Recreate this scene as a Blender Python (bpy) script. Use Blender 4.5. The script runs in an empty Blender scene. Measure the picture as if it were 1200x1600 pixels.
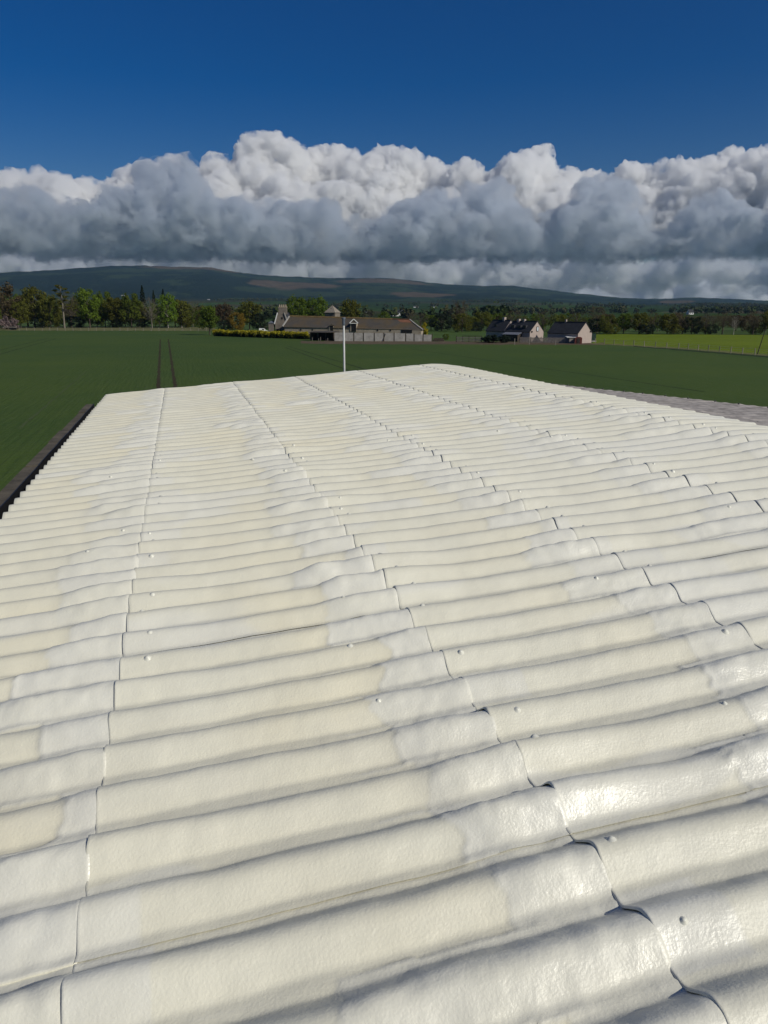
import bpy, math, random
import numpy as np
from mathutils import Vector, Matrix

# ------------------------------------------------------------------ camera, sky, sun, exposure
SC = bpy.context.scene
COL = SC.collection
R = math.radians
CAM_H = 7.0                      # eye height above the field
PITCH = math.atan(314.0 / 1155.0)
cam_data = bpy.data.cameras.new('camera')
cam_data.sensor_fit = 'VERTICAL'
cam_data.sensor_height = 36.0
cam_data.lens = 36.0 * 1155.0 / 1600.0
cam_data.clip_start = 0.05
cam_data.clip_end = 120000.0
cam = bpy.data.objects.new('camera', cam_data)
COL.objects.link(cam)
cam.location = (0, 0, CAM_H)
cam.rotation_euler = (math.pi / 2 - PITCH, 0, 0)
SC.camera = cam

SUN_ELEV, SUN_AZ = 36.0, 122.0    # degrees; azimuth clockwise from +Y: to the right, a little behind the camera
sun_dir = Vector((math.sin(R(SUN_AZ)) * math.cos(R(SUN_ELEV)), math.cos(R(SUN_AZ)) * math.cos(R(SUN_ELEV)), math.sin(R(SUN_ELEV))))
sun_data = bpy.data.lights.new('sun', 'SUN')
sun_data.energy = 3.7
sun_data.angle = R(0.53)
sun_data.color = (1.0, 0.955, 0.84)
sun = bpy.data.objects.new('sun', sun_data)
COL.objects.link(sun)
sun.rotation_euler = sun_dir.to_track_quat('Z', 'Y').to_euler()
sun.location = (20, -30, 40)

SC.view_settings.view_transform = 'Standard'
SC.view_settings.look = 'None'
SC.view_settings.exposure = 0.0
SC.view_settings.gamma = 1.0
SC.view_settings.use_curve_mapping = False
SC.cycles.use_denoising = True
SC.cycles.max_bounces = 16
SC.cycles.diffuse_bounces = 4
SC.cycles.glossy_bounces = 3
SC.cycles.transmission_bounces = 4
SC.cycles.volume_bounces = 10
SC.cycles.transparent_max_bounces = 8


class NG:
    """tiny helper that writes node graphs as expressions"""
    def __init__(self, tree):
        self.t = tree

    def n(self, kind, **kw):
        nd = self.t.nodes.new(kind)
        for k, v in kw.items():
            setattr(nd, k, v)
        return nd

    def put(self, sock, v):
        if v is None:
            return
        if hasattr(v, 'is_output') or isinstance(v, bpy.types.NodeSocket):
            self.t.links.new(v, sock)
        else:
            if isinstance(v, (tuple, list)) and len(v) == 3 and sock.type == 'RGBA':
                v = (v[0], v[1], v[2], 1.0)
            sock.default_value = v

    def m(self, op, a, b=None, c=None, clamp=False):
        nd = self.n('ShaderNodeMath', operation=op, use_clamp=clamp)
        self.put(nd.inputs[0], a); self.put(nd.inputs[1], b); self.put(nd.inputs[2], c)
        return nd.outputs[0]

    def add(self, a, b): return self.m('ADD', a, b)
    def sub(self, a, b): return self.m('SUBTRACT', a, b)
    def mul(self, a, b): return self.m('MULTIPLY', a, b)
    def mad(self, a, b, c): return self.m('MULTIPLY_ADD', a, b, c)

    def mapr(self, v, a, b, c=0.0, d=1.0, kind='LINEAR'):
        nd = self.n('ShaderNodeMapRange', interpolation_type=kind)
        nd.clamp = True
        for s, x in zip(nd.inputs[:5], (v, a, b, c, d)):
            self.put(s, x)
        return nd.outputs[0]

    def xyz(self, x, y, z):
        nd = self.n('ShaderNodeCombineXYZ')
        for s, v in zip(nd.inputs, (x, y, z)):
            self.put(s, v)
        return nd.outputs[0]

    def noise(self, vec, scale=1.0, detail=4.0, rough=0.5, lac=2.0, dist=0.0, kind='FBM', norm=True, dims='3D', color=False):
        nd = self.n('ShaderNodeTexNoise', noise_dimensions=dims, noise_type=kind)
        nd.normalize = norm
        if vec is not None:
            self.put(nd.inputs['Vector'], vec)
        for k, v in (('Scale', scale), ('Detail', detail), ('Roughness', rough), ('Lacunarity', lac), ('Distortion', dist)):
            self.put(nd.inputs[k], v)
        return nd.outputs['Color' if color else 'Fac']

    def voronoi(self, vec, scale=1.0, detail=0.0, rough=0.5, lac=2.0, feature='F1', rand=1.0, smooth=0.5, dims='3D', out='Distance'):
        nd = self.n('ShaderNodeTexVoronoi', voronoi_dimensions=dims, feature=feature)
        if vec is not None:
            self.put(nd.inputs['Vector'], vec)
        self.put(nd.inputs['Scale'], scale)
        for k, v in (('Detail', detail), ('Roughness', rough), ('Lacunarity', lac), ('Randomness', rand), ('Smoothness', smooth)):
            if k in nd.inputs and nd.inputs[k].enabled:
                self.put(nd.inputs[k], v)
        return nd.outputs[out]

    def mix(self, f, a, b, mode='MIX'):
        nd = self.n('ShaderNodeMix', data_type='RGBA', blend_type=mode)
        self.put(nd.inputs[0], f)
        self.put(nd.inputs[6], a); self.put(nd.inputs[7], b)
        return nd.outputs[2]

    def ramp(self, f, stops, interp='LINEAR'):
        nd = self.n('ShaderNodeValToRGB')
        cr = nd.color_ramp
        cr.interpolation = interp
        while len(cr.elements) < len(stops):
            cr.elements.new(0.5)
        for e, (p, c) in zip(cr.elements, stops):
            e.position = p
            e.color = (c, c, c, 1) if not isinstance(c, (tuple, list)) else (c[0], c[1], c[2], 1)
        self.put(nd.inputs[0], f)
        return nd.outputs[0]

    def curve(self, f, pts):
        """float curve through (x, y) points, both in 0..1"""
        nd = self.n('ShaderNodeFloatCurve')
        cv = nd.mapping.curves[0]
        cv.points[0].location = pts[0]; cv.points[1].location = pts[-1]
        for p in pts[1:-1]:
            cv.points.new(*p)
        nd.mapping.update()
        self.put(nd.inputs['Value'], f)
        return nd.outputs[0]


world = bpy.data.worlds.new('World')
SC.world = world
world.use_nodes = True
wt = world.node_tree
wt.nodes.clear()
W = NG(wt)
sky = W.n('ShaderNodeTexSky', sky_type='NISHITA')
sky.sun_disc = False
sky.sun_elevation = R(SUN_ELEV)
sky.sun_rotation = R(SUN_AZ)
sky.altitude = 60
sky.air_density = 1.0
sky.dust_density = 0.3
sky.ozone_density = 4.0
hsv = W.n('ShaderNodeHueSaturation')
hsv.inputs['Saturation'].default_value = 1.5
hsv.inputs['Hue'].default_value = 0.517
hsv.inputs['Value'].default_value = 0.53
wt.links.new(sky.outputs[0], hsv.inputs['Color'])
SKY = hsv.outputs[0]

SKY_STRENGTH = 0.09
bg = W.n('ShaderNodeBackground')
bg.inputs['Strength'].default_value = SKY_STRENGTH
W.put(bg.inputs['Color'], SKY)
wo = W.n('ShaderNodeOutputWorld')
wt.links.new(bg.outputs[0], wo.inputs['Surface'])
world.cycles.sampling_method = 'MANUAL'
world.cycles.sample_map_resolution = 512

# ------------------------------------------------------------------ helpers
def hash3(ix, iy, iz, seed):
    h = (ix.astype(np.int64) * 374761393 + iy.astype(np.int64) * 668265263 + iz.astype(np.int64) * 2147483647 + seed * 1274126177) & 0xFFFFFFFF
    h = ((h ^ (h >> 13)) * 1274126177) & 0xFFFFFFFF
    h = ((h ^ (h >> 16)) * 2246822519) & 0xFFFFFFFF
    return ((h ^ (h >> 15)) & 0xFFFFFF).astype(np.float32) / 16777215.0


def vnoise3(x, y, z, seed=0):
    """smooth value noise, -1..1"""
    fx, fy, fz = np.floor(x), np.floor(y), np.floor(z)
    ix, iy, iz = fx.astype(np.int64), fy.astype(np.int64), fz.astype(np.int64)
    u, v, w = x - fx, y - fy, z - fz
    u = u * u * u * (u * (u * 6 - 15) + 10); v = v * v * v * (v * (v * 6 - 15) + 10); w = w * w * w * (w * (w * 6 - 15) + 10)
    def c(a, b, d): return hash3(ix + a, iy + b, iz + d, seed)
    x00 = c(0, 0, 0) * (1 - u) + c(1, 0, 0) * u; x10 = c(0, 1, 0) * (1 - u) + c(1, 1, 0) * u
    x01 = c(0, 0, 1) * (1 - u) + c(1, 0, 1) * u; x11 = c(0, 1, 1) * (1 - u) + c(1, 1, 1) * u
    return ((x00 * (1 - v) + x10 * v) * (1 - w) + (x01 * (1 - v) + x11 * v) * w) * 2 - 1


def vnoise2(x, y, seed=0):
    fx, fy = np.floor(x), np.floor(y)
    ix, iy = fx.astype(np.int64), fy.astype(np.int64)
    u, v = x - fx, y - fy
    u = u * u * u * (u * (u * 6 - 15) + 10); v = v * v * v * (v * (v * 6 - 15) + 10)
    z = np.zeros_like(ix)
    def c(a, b): return hash3(ix + a, iy + b, z, seed)
    return ((c(0, 0) * (1 - u) + c(1, 0) * u) * (1 - v) + (c(0, 1) * (1 - u) + c(1, 1) * u) * v) * 2 - 1


def fbm2(x, y, octaves=4, seed=0, gain=0.5):
    s = np.zeros(np.broadcast(x, y).shape, np.float32); a = 1.0; t = 0.0
    for o in range(octaves):
        s += a * vnoise2(x * 2 ** o + 17.3 * o, y * 2 ** o - 9.1 * o, seed + o); t += a; a *= gain
    return s / t


def sstep(a, b, x):
    t = np.clip((x - a) / (b - a), 0, 1)
    return t * t * (3 - 2 * t)


def grid_mesh(name, P, flip=False):
    """mesh from a (n, m, 3) grid of points"""
    n, m = P.shape[:2]
    idx = np.arange(n * m).reshape(n, m)
    q = np.stack([idx[:-1, :-1], idx[1:, :-1], idx[1:, 1:], idx[:-1, 1:]], -1).reshape(-1, 4)
    if flip:
        q = q[:, ::-1]
    return np_mesh(name, P.reshape(-1, 3), q)


def np_mesh(name, verts, faces, smooth=True):
    """verts (n,3) array, faces (k, 3 or 4) array"""
    me = bpy.data.meshes.new(name)
    k, s = faces.shape
    me.vertices.add(len(verts)); me.loops.add(k * s); me.polygons.add(k)
    me.vertices.foreach_set('co', np.ascontiguousarray(verts, np.float32).ravel())
    me.loops.foreach_set('vertex_index', np.ascontiguousarray(faces, np.int32).ravel())
    me.polygons.foreach_set('loop_start', np.arange(0, k * s, s, dtype=np.int32))
    me.polygons.foreach_set('loop_total', np.full(k, s, np.int32))
    me.polygons.foreach_set('use_smooth', np.full(k, smooth, bool))
    me.update(calc_edges=True)
    return me


def attr(me, name, vals):
    a = me.attributes.new(name, 'FLOAT', 'POINT')
    a.data.foreach_set('value', np.ascontiguousarray(vals, np.float32).ravel())


def link(name, data, mat=None, parent=None, loc=None):
    o = bpy.data.objects.new(name, data)
    COL.objects.link(o)
    if mat is not None and data is not None and not data.materials:
        data.materials.append(mat)
    if parent is not None:
        o.parent = parent
    if loc is not None:
        o.location = loc
    return o


def tag(o, label=None, cat=None, group=None, kind=None):
    if label: o['label'] = label
    if cat: o['category'] = cat
    if group: o['group'] = group
    if kind: o['kind'] = kind
    return o


def ray(px, py):
    """direction, in the place, of a point measured on the 1200 x 1600 survey picture"""
    rx, ry = (px - 600) / 1155.0, (800 - py) / 1155.0
    c, s = math.cos(PITCH), math.sin(PITCH)
    return Vector((rx, c + ry * s, -s + ry * c))


def ground(px, py, z=0.0):
    d = ray(px, py)
    t = (z - CAM_H) / d.z
    return Vector((d.x * t, d.y * t, z))


def at_y(px, py, Y):
    d = ray(px, py)
    t = Y / d.y
    return Vector((d.x * t, Y, CAM_H + d.z * t))


def mat(name):
    m = bpy.data.materials.new(name)
    m.use_nodes = True
    g = NG(m.node_tree)
    b = m.node_tree.nodes['Principled BSDF']
    return m, g, b

# ------------------------------------------------------------------ clouds: banks of cumulus far beyond the hills
def cloud_mat(name, density, g_an, colr=(1, 1, 1), noise=None, zf=(0, 1)):
    m = bpy.data.materials.new(name)
    m.use_nodes = True
    t = m.node_tree
    t.nodes.clear()
    v = t.nodes.new('ShaderNodeVolumePrincipled')
    v.inputs['Absorption Color'].default_value = (0, 0, 0, 1)
    v.inputs['Color'].default_value = (*colr, 1)
    v.inputs['Density'].default_value = density
    if noise:
        g = NG(t)
        co = g.n('ShaderNodeTexCoord').outputs['Object']
        nz = g.noise(co, scale=noise[0], detail=4.5, rough=0.64)
        sx = g.n('ShaderNodeSeparateXYZ')
        t.links.new(co, sx.inputs[0])
        lift = g.mapr(g.add(sx.outputs[2], g.mul(g.sub(nz, 0.5), 2.2 * (zf[1] - zf[0]))), zf[0], zf[1], 0.0, 1.0, 'SMOOTHSTEP')   # ragged, thinning underside
        g.put(v.inputs['Density'], g.mul(g.mapr(nz, noise[1], noise[2], density * 0.04, density), lift))
        m.cycles.volume_step_rate = noise[3]
    v.inputs['Anisotropy'].default_value = g_an
    o = t.nodes.new('ShaderNodeOutputMaterial')
    t.links.new(v.outputs[0], o.inputs['Volume'])
    return m


ICO = None
def ico(sub):
    import bmesh
    bm = bmesh.new()
    bmesh.ops.create_icosphere(bm, subdivisions=sub, radius=1.0)
    v = np.array([x.co[:] for x in bm.verts], np.float32)
    f = np.array([[a.index for a in p.verts] for p in bm.faces], np.int32)
    bm.free()
    return v, f


def fuse(mesh, voxel):
    o = bpy.data.objects.new('tmp', mesh)
    COL.objects.link(o)
    md = o.modifiers.new('r', 'REMESH')
    md.mode = 'VOXEL'; md.voxel_size = voxel; md.use_smooth_shade = True
    me = bpy.data.meshes.new_from_object(o.evaluated_get(bpy.context.evaluated_depsgraph_get()))
    bpy.data.objects.remove(o)
    bpy.data.meshes.remove(mesh)
    return me


def mesh_arrays(me):
    n = len(me.vertices)
    co = np.empty(n * 3, np.float32); me.vertices.foreach_get('co', co)
    nr = np.empty(n * 3, np.float32); me.vertex_normals.foreach_get('vector', nr)
    return co.reshape(-1, 3), nr.reshape(-1, 3)


def cloud_mesh(name, spheres, base, voxel, seed, amp, scale, base_wob=60.0, rough=0.6, octs=5):
    """spheres (n,4): centre and radius; fused, billowed and flattened underneath"""
    v0, f0 = ico(2)
    S = np.asarray(spheres, np.float32)
    V = (v0[None] * S[:, None, 3:4] + S[:, None, :3]).reshape(-1, 3)
    F = (f0[None] + (np.arange(len(S)) * len(v0))[:, None, None]).reshape(-1, 3)
    me = fuse(np_mesh('tmp', V, F), voxel * 1.25)
    split = 2
    for a_, b_ in ((0, split), (split, octs)):
        co, nr = mesh_arrays(me)
        d = np.zeros(len(co), np.float32)
        for o_ in range(a_, b_):
            a, s = amp * rough ** o_, scale * 0.47 ** o_
            x = co / s
            d += a * (1 - 2 * np.abs(vnoise3(x[:, 0], x[:, 1], x[:, 2], seed + o_)))       # billows: round heads, sharp creases
        co = co + nr * d[:, None]
        if a_ == 0:
            me.vertices.foreach_set('co', co.ravel())
            me.update()
            me = fuse(me, voxel)
    q = co[:, 2] * 0
    floor = base + base_wob * (1.1 * vnoise3(co[:, 0] / 3400, co[:, 1] / 3400, q, seed + 8) + 0.8 * vnoise3(co[:, 0] / 1300, co[:, 1] / 1300, q, seed + 9) + 0.5 * vnoise3(co[:, 0] / 420, co[:, 1] / 420, q, seed + 10) + 0.25 * vnoise3(co[:, 0] / 160, co[:, 1] / 160, q, seed + 11))
    low = co[:, 2] < floor
    co[low, 2] = floor[low] + (co[low, 2] - floor[low]) * 0.45
    me.vertices.foreach_set('co', co.ravel())
    me.update()
    me.name = name
    return me


def heap_bank(profile, dist, base, rnd, step_deg, rmin, rmax, depth, dens=1.0, bvar=0.0, gaps=0.0):
    """profile: list of (azimuth deg, top elevation deg); fills a ring of heaped spheres under it"""
    az = [p[0] for p in profile]; el = [p[1] for p in profile]
    out = []
    a = az[0]
    while a < az[-1]:
        top = dist * math.tan(R(float(np.interp(a, az, el))))
        hgt = max(top - base, 150)
        n = int(dens * (3 + hgt / 260))
        if gaps and rnd.random() < gaps:
            n //= 3
        b0 = base + bvar * math.sin(a * 0.9 + dist) + bvar * 0.6 * math.sin(a * 2.3 + 1.0)
        for k in range(n):
            f = rnd.random() ** 0.8
            r = rmin + (rmax - rmin) * (1 - f) * (0.6 + 0.4 * rnd.random()) + 40
            z = b0 + f * max(hgt - r, 30)
            dd = dist + (rnd.random() - 0.35) * depth * (1 - 0.55 * f)
            aa = a + (rnd.random() - 0.5) * step_deg * 1.6
            out.append((dd * math.sin(R(aa)), dd * math.cos(R(aa)), z * dd / dist if f > .5 else z, r))
        a += step_deg
    return out


def px_prof(pts):
    res = []
    for x, y in pts:
        d = ray(x, y)
        res.append((math.degrees(math.atan2(d.x, d.y)), math.degrees(math.atan2(d.z, math.hypot(d.x, d.y)))))
    return res


rnd = random.Random(4)
CLOUD = cloud_mat('cloud_vapour', 0.016, 0.2, (0.985, 0.986, 0.988), (0.0050, 0.40, 0.545, 0.04), (900, 1500))
CLOUD_SHADED = cloud_mat('cloud_vapour_shaded', 0.014, 0.3, (0.81, 0.845, 0.89), (0.0030, 0.47, 0.60, 0.05), (760, 1380))  # absorbing grey colour stands in for shade on the front heaps
CLOUD_FAR = cloud_mat('cloud_vapour_far', 0.008, 0.2, (0.90, 0.915, 0.935), (0.0020, 0.47, 0.58, 0.06), (350, 1100))
CLOUD_FARTHEST = cloud_mat('cloud_vapour_farthest', 0.006, 0.2, (0.90, 0.915, 0.935), (0.0012, 0.44, 0.58, 0.06), (100, 600))


def wander(a0, a1, lo, hi, step, seed):
    """an uneven top line: list of (azimuth, elevation)"""
    q = random.Random(seed)
    n = int((a1 - a0) / step)
    return [(a0 + step * k, lo + (hi - lo) * q.random() ** 1.3) for k in range(n + 1)]


top_px = [(0, 292), (60, 272), (95, 270), (140, 290), (200, 280), (230, 262), (270, 262), (320, 268), (345, 252), (385, 232), (430, 206), (465, 236), (482, 262), (505, 240), (570, 236), (640, 246),
          (700, 268), (770, 270), (800, 248), (830, 244), (865, 278), (925, 268), (965, 288), (1010, 264), (1050, 254), (1085, 268), (1110, 250), (1160, 244), (1200, 254)]
pr = px_prof(top_px)
prof = [p for p in wander(-62, -26, 7.0, 10.5, 1.4, 5) if p[0] < pr[0][0] - 1] + pr + [p for p in wander(27, 62, 7.2, 10.8, 1.4, 6) if p[0] > pr[-1][0] + 1]
sph = heap_bank(prof, 14000.0, 1120.0, rnd, 0.5, 110, 480, 3400)
o = link('cloud_bank', cloud_mesh('cloud_bank', sph, 1020.0, 60.0, 3, 170.0, 700.0, 160.0, 0.60, 5), CLOUD)
tag(o, kind='structure')
# lower heaps nearer than the bright ones, shade painted in as grey vapour colour
mid_px = [(-200, 330), (-120, 300), (0, 315), (40, 300), (75, 264), (105, 300), (150, 335), (200, 310), (235, 245), (275, 212), (300, 262), (330, 330), (400, 290), (450, 325), (520, 365), (580, 365),
          (640, 325), (690, 284), (740, 276), (790, 310), (840, 335), (880, 310), (930, 290), (975, 310), (1020, 355), (1080, 365), (1140, 345), (1200, 355), (1300, 300), (1400, 330)]
pm = px_prof(mid_px)
pm = [p for p in wander(-60, -34, 5.5, 8.5, 1.6, 15) if p[0] < pm[0][0]] + pm + [p for p in wander(34, 60, 5.5, 8.5, 1.6, 16) if p[0] > pm[-1][0]]
sph = heap_bank(pm, 11800.0, 850.0, rnd, 0.5, 90, 420, 1900, bvar=170, gaps=0.3)
o = link('cloud_bank', cloud_mesh('cloud_bank_shaded', sph, 760.0, 58.0, 13, 130.0, 560.0, 200.0, 0.55, 5), CLOUD_SHADED)
tag(o, kind='structure')
# far banks seen under the near ones
far_px = [(-260, 392), (-100, 372), (0, 388), (60, 376), (130, 392), (200, 372), (260, 384), (330, 370), (400, 362), (470, 374), (560, 366), (640, 384), (740, 392), (840, 398), (910, 408), (960, 428), (1020, 432), (1070, 416), (1120, 414), (1160, 428), (1220, 420), (1320, 404), (1460, 390)]
pf = px_prof(far_px)
pf = [p for p in wander(-60, -36, 3.6, 5.0, 1.2, 21) if p[0] < pf[0][0]] + pf + [p for p in wander(37, 60, 3.6, 5.0, 1.2, 22) if p[0] > pf[-1][0]]
sph = heap_bank(pf, 20000.0, 820.0, rnd, 0.36, 90, 520, 5600, bvar=240, gaps=0.5)
o = link('cloud_bank', cloud_mesh('cloud_bank_far', sph, 640.0, 105.0, 23, 190.0, 800.0, 260.0), CLOUD_FAR)
tag(o, kind='structure')
sph = heap_bank(wander(-56, 56, 1.7, 2.9, 0.7, 31), 40000.0, 350.0, rnd, 0.34, 150, 700, 9000, bvar=250, gaps=0.4)
o = link('cloud_bank', cloud_mesh('cloud_bank_farthest', sph, 60.0, 160.0, 33, 230.0, 1000.0, 250.0), CLOUD_FARTHEST)
tag(o, kind='structure')
CLOUD_BEHIND = cloud_mat('cloud_vapour_behind', 0.008, 0.2, (0.985, 0.986, 0.988))
# the same fair-weather cloud goes on round the rest of the horizon
back = [p for p in wander(-62, 246, 6.5, 10.0, 2.4, 41)]
back = [p for p in back if p[0] > 60]
sph = heap_bank(back, 15000.0, 1050.0, rnd, 1.5, 260, 650, 3000)
o = link('cloud_bank', cloud_mesh('cloud_bank_behind', sph, 1000.0, 140.0, 43, 150.0, 800.0, 150.0, 0.55, 3), CLOUD_BEHIND)
tag(o, kind='structure')

# ------------------------------------------------------------------ the shed whose roof we stand on
# roof coordinates: u runs up the slope (along the corrugations), v along the building
U = 1.2
ALPHA = R(15.05)
TILT = math.tan(R(4.0))
CA, SA = math.cos(ALPHA), math.sin(ALPHA)
PITCHW = 0.1655 * U               # corrugation pitch
SLOPE = math.tan(R(37.0))
DEPTH = 0.30 * SLOPE * PITCHW
PHASE = 0.5
LAPS = [-1.0 * U, -0.24 * U, 0.66 * U, 1.52 * U, 2.42 * U, 3.33 * U, 3.98 * U]
CRANK = 3.62 * U
V_END = 10.47 * U
V_SIDE = (6.5 - 14) * PITCHW        # first side lap; one every seven corrugations


def roof_to_world(u, v, z):
    return np.stack([u * CA - v * SA, u * SA + v * CA, z], -1)


def plane_z(u):
    z = CAM_H - U - DEPTH * 0.75 + u * TILT
    w = np.clip(u - (CRANK - 0.16), 0, None)
    # the topmost sheets are cranked over the ridge
    bend = np.where(w < 0.32, w * w / 0.64, w - 0.16)
    return z - bend * (TILT + math.tan(R(7.0)))


def rnd_row(k, i, seed):
    return hash3(np.asarray(k), np.asarray(i) + np.zeros_like(k), np.zeros_like(k), seed)


def band_start(i, k, v):
    """where the thick second coat over lap i (lower end of sheet i) begins, measured down-slope from the lap"""
    a = rnd_row(k, i, 41); b = rnd_row(k, i, 43)
    w = (0.19 + 0.13 * a + np.where(b > 0.90, 0.22, 0.0) - np.where(b < 0.12, 0.14, 0.0)) * U
    return w + 0.02 * U * vnoise2(v / 0.07, v * 0 + i * 7.7, 51) + 0.012 * vnoise2(v / 0.021, v * 0 + i * 3.1, 52)


def band_thick(i, k, phi, v):
    c = np.sin(np.pi * phi) ** 2
    far = np.clip(1.25 - v / (16 * U), 0.6, 1)
    return (0.003 + 0.002 * vnoise2(v / 0.5, v * 0 + i, 61) + (0.002 + 0.015 * rnd_row(k, i, 44) ** 2) * c) * far * (1.5 if i == 1 else 1.15)


def roof_surface(u, v, i):
    """height and the two coat masks of sheet column i at (u, v)"""
    sv = v + 0.010 * fbm2(u / 0.45 + i * 5.0, v / 0.6, 3, 71) + 0.004 * fbm2(u / 0.12 + i * 5.0, v / 0.2, 2, 75)
    x = sv / PITCHW - PHASE
    k = np.floor(x).astype(np.int64)
    phi = x - k
    cr = 0.5 - 0.5 * np.cos(2 * np.pi * phi)
    # profile: round crest, straight flanks, nearly flat valley
    a = np.abs(phi - 0.5)
    drop = np.where(a < 0.16, a * a / 0.32, np.where(a < 0.36, 0.08 + (a - 0.16), 0.28 + np.where(a < 0.40, (a - 0.36) - (a - 0.36) ** 2 / 0.08, 0.02)))
    prof = DEPTH - SLOPE * PITCHW * drop
    z = plane_z(u) + prof
    z += 0.006 * fbm2(u / 0.8, v / 0.5, 3, 81) + 0.0022 * fbm2(u / 0.09, v / 0.07, 3, 82)
    # slump of the coating towards the valleys
    z += 0.0018 * (1 - cr) * (1 + fbm2(u / 0.15, v / 0.1, 2, 83))
    coat = np.zeros_like(u); cream = np.zeros_like(u)
    if i + 1 < len(LAPS) - 1:                     # thick coat at this sheet's upper end
        L = LAPS[i + 1]
        s = L - band_start(i, k, v)
        w = sstep(0.0, 0.012, u - s)
        soft = sstep(-0.05, 0.13, u - s)
        sharp = rnd_row(k, i, 47)
        lump = 1 + 0.55 * fbm2(u / 0.11, v / 0.09, 3, 91 + i)
        th = band_thick(i, k, phi, v) * lump
        z += soft * th + 0.0016 * sharp * w
        wr = w * sstep(0.0, 0.05, L - u + 0.03)
        z += wr * (0.0016 * fbm2(u / 0.04, v / 0.05, 3, 95) + 0.0034 * np.abs(fbm2(u / 0.10 + v / 0.3, v / 0.06, 2, 96)))
        # rolled lip where the coat starts
        z += 0.0022 * sharp * np.exp(-((u - s - 0.012) / 0.009) ** 2)
        coat = np.maximum(coat, w * (0.45 + 0.55 * sharp))
        cream = np.maximum(cream, sstep(0.55 * U, 0.05, s - u) * (1 - w) * np.clip(0.55 + 0.9 * fbm2(u / 0.5, v / 0.35, 3, 97), 0, 1))
    if i >= 1:                                     # this sheet lies over the one below it
        L = LAPS[i]
        th = band_thick(i - 1, k, phi, v) + 0.0024
        z += th * sstep(0.34 * U, 0.0, u - L) + 0.0015 * sstep(0.02, 0.0, u - L)
        edge = (0.05 + 0.16 * rnd_row(k, i, 45)) * U
        coat = np.maximum(coat, 0.8 * sstep(0.006, 0.0, u - L - edge) * (rnd_row(k, i, 46) > 0.72))
    # dried runs of sealer along some valleys
    vd = np.minimum(phi, 1 - phi) * PITCHW
    kv = np.floor(x + 0.5).astype(np.int64)
    bead = (rnd_row(kv, np.zeros_like(kv), 48) > 0.45) * np.clip(0.15 + 1.1 * fbm2(u / 0.22, v * 0 + 5.0, 3, 98), 0, 1) * (0.6 + 0.6 * vnoise2(u / 0.012, v * 0 + 2.0, 99))
    z += 0.0026 * bead * np.exp(-(vd / 0.0045) ** 2)
    coat = np.maximum(coat, np.clip(bead, 0, 1) * np.exp(-(vd / 0.005) ** 2))
    # patches recoated by hand
    pt = fbm2(u / 0.9 + 3.0, v / 0.35, 3, 101)
    coat = np.maximum(coat, 0.75 * sstep(0.30, 0.42, pt))
    # a run of old creamier corrugations half-way down the roof
    rowc = np.exp(-((v - 5.35 * U) / (0.22 * U)) ** 2) * sstep(0.2 * U, 0.5 * U, u) * sstep(3.0 * U, 2.4 * U, u)
    cream = np.clip(np.maximum(cream, rowc) + 0.35 * np.clip(fbm2(u / 1.3, v / 0.9, 3, 103), 0, 1), 0, 1)
    grey = sstep(0.2, 2.6, u / U) * sstep(9.0, 2.0, v / U)
    cream = np.clip(cream + 0.18 * (1 - grey), 0, 1) * (1 - 0.55 * grey)
    coat = np.clip(coat + 0.45 * grey, 0, 1)
    return z, coat, cream


def mat_roof():
    m, g, b = mat('white_roof_coating')
    co = g.n('ShaderNodeTexCoord').outputs['Object']
    ca = g.n('ShaderNodeAttribute', attribute_name='coat').outputs['Fac']
    cr = g.n('ShaderNodeAttribute', attribute_name='cream').outputs['Fac']
    n1 = g.noise(co, scale=5.0, detail=5.0, rough=0.6)
    base = g.mix(g.mapr(n1, 0.3, 0.7), (0.655, 0.636, 0.525), (0.705, 0.688, 0.580))
    base = g.mix(g.mul(cr, g.mapr(n1, 0.25, 0.6, 0.55, 1.0)), base, (0.705, 0.665, 0.515))
    base = g.mix(g.mul(ca, g.mapr(n1, 0.2, 0.6, 0.5, 1.0)), base, (0.69, 0.678, 0.60))
    # grime caught in the film
    dirt = g.noise(co, scale=0.9, detail=7.0, rough=0.7)
    base = g.mix(g.mapr(dirt, 0.55, 0.80, 0.0, 0.35), base, (0.52, 0.49, 0.42))
    speck = g.voronoi(co, scale=26.0, feature='F1')
    base = g.mix(g.mapr(speck, 0.028, 0.020, 0.0, 0.55), base, (0.30, 0.27, 0.22))
    g.put(b.inputs['Base Color'], base)
    rn = g.noise(co, scale=14.0, detail=4.0)
    g.put(b.inputs['Roughness'], g.sub(g.mapr(rn, 0.3, 0.7, 0.44, 0.58), g.mul(ca, 0.15)))
    b.inputs['Specular IOR Level'].default_value = 0.5
    # orange-peel skin of the sprayed coat
    p1 = g.noise(co, scale=150.0, detail=2.0, rough=0.5)
    p3 = g.noise(co, scale=40.0, detail=2.0, rough=0.5)
    hgt = g.add(g.mul(p1, 0.0017), g.mul(p3, 0.0016))
    bp = g.n('ShaderNodeBump')
    bp.inputs['Strength'].default_value = 0.5
    bp.inputs['Distance'].default_value = 1.0
    g.put(bp.inputs['Height'], hgt)
    m.node_tree.links.new(bp.outputs[0], b.inputs['Normal'])
    return m


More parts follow.
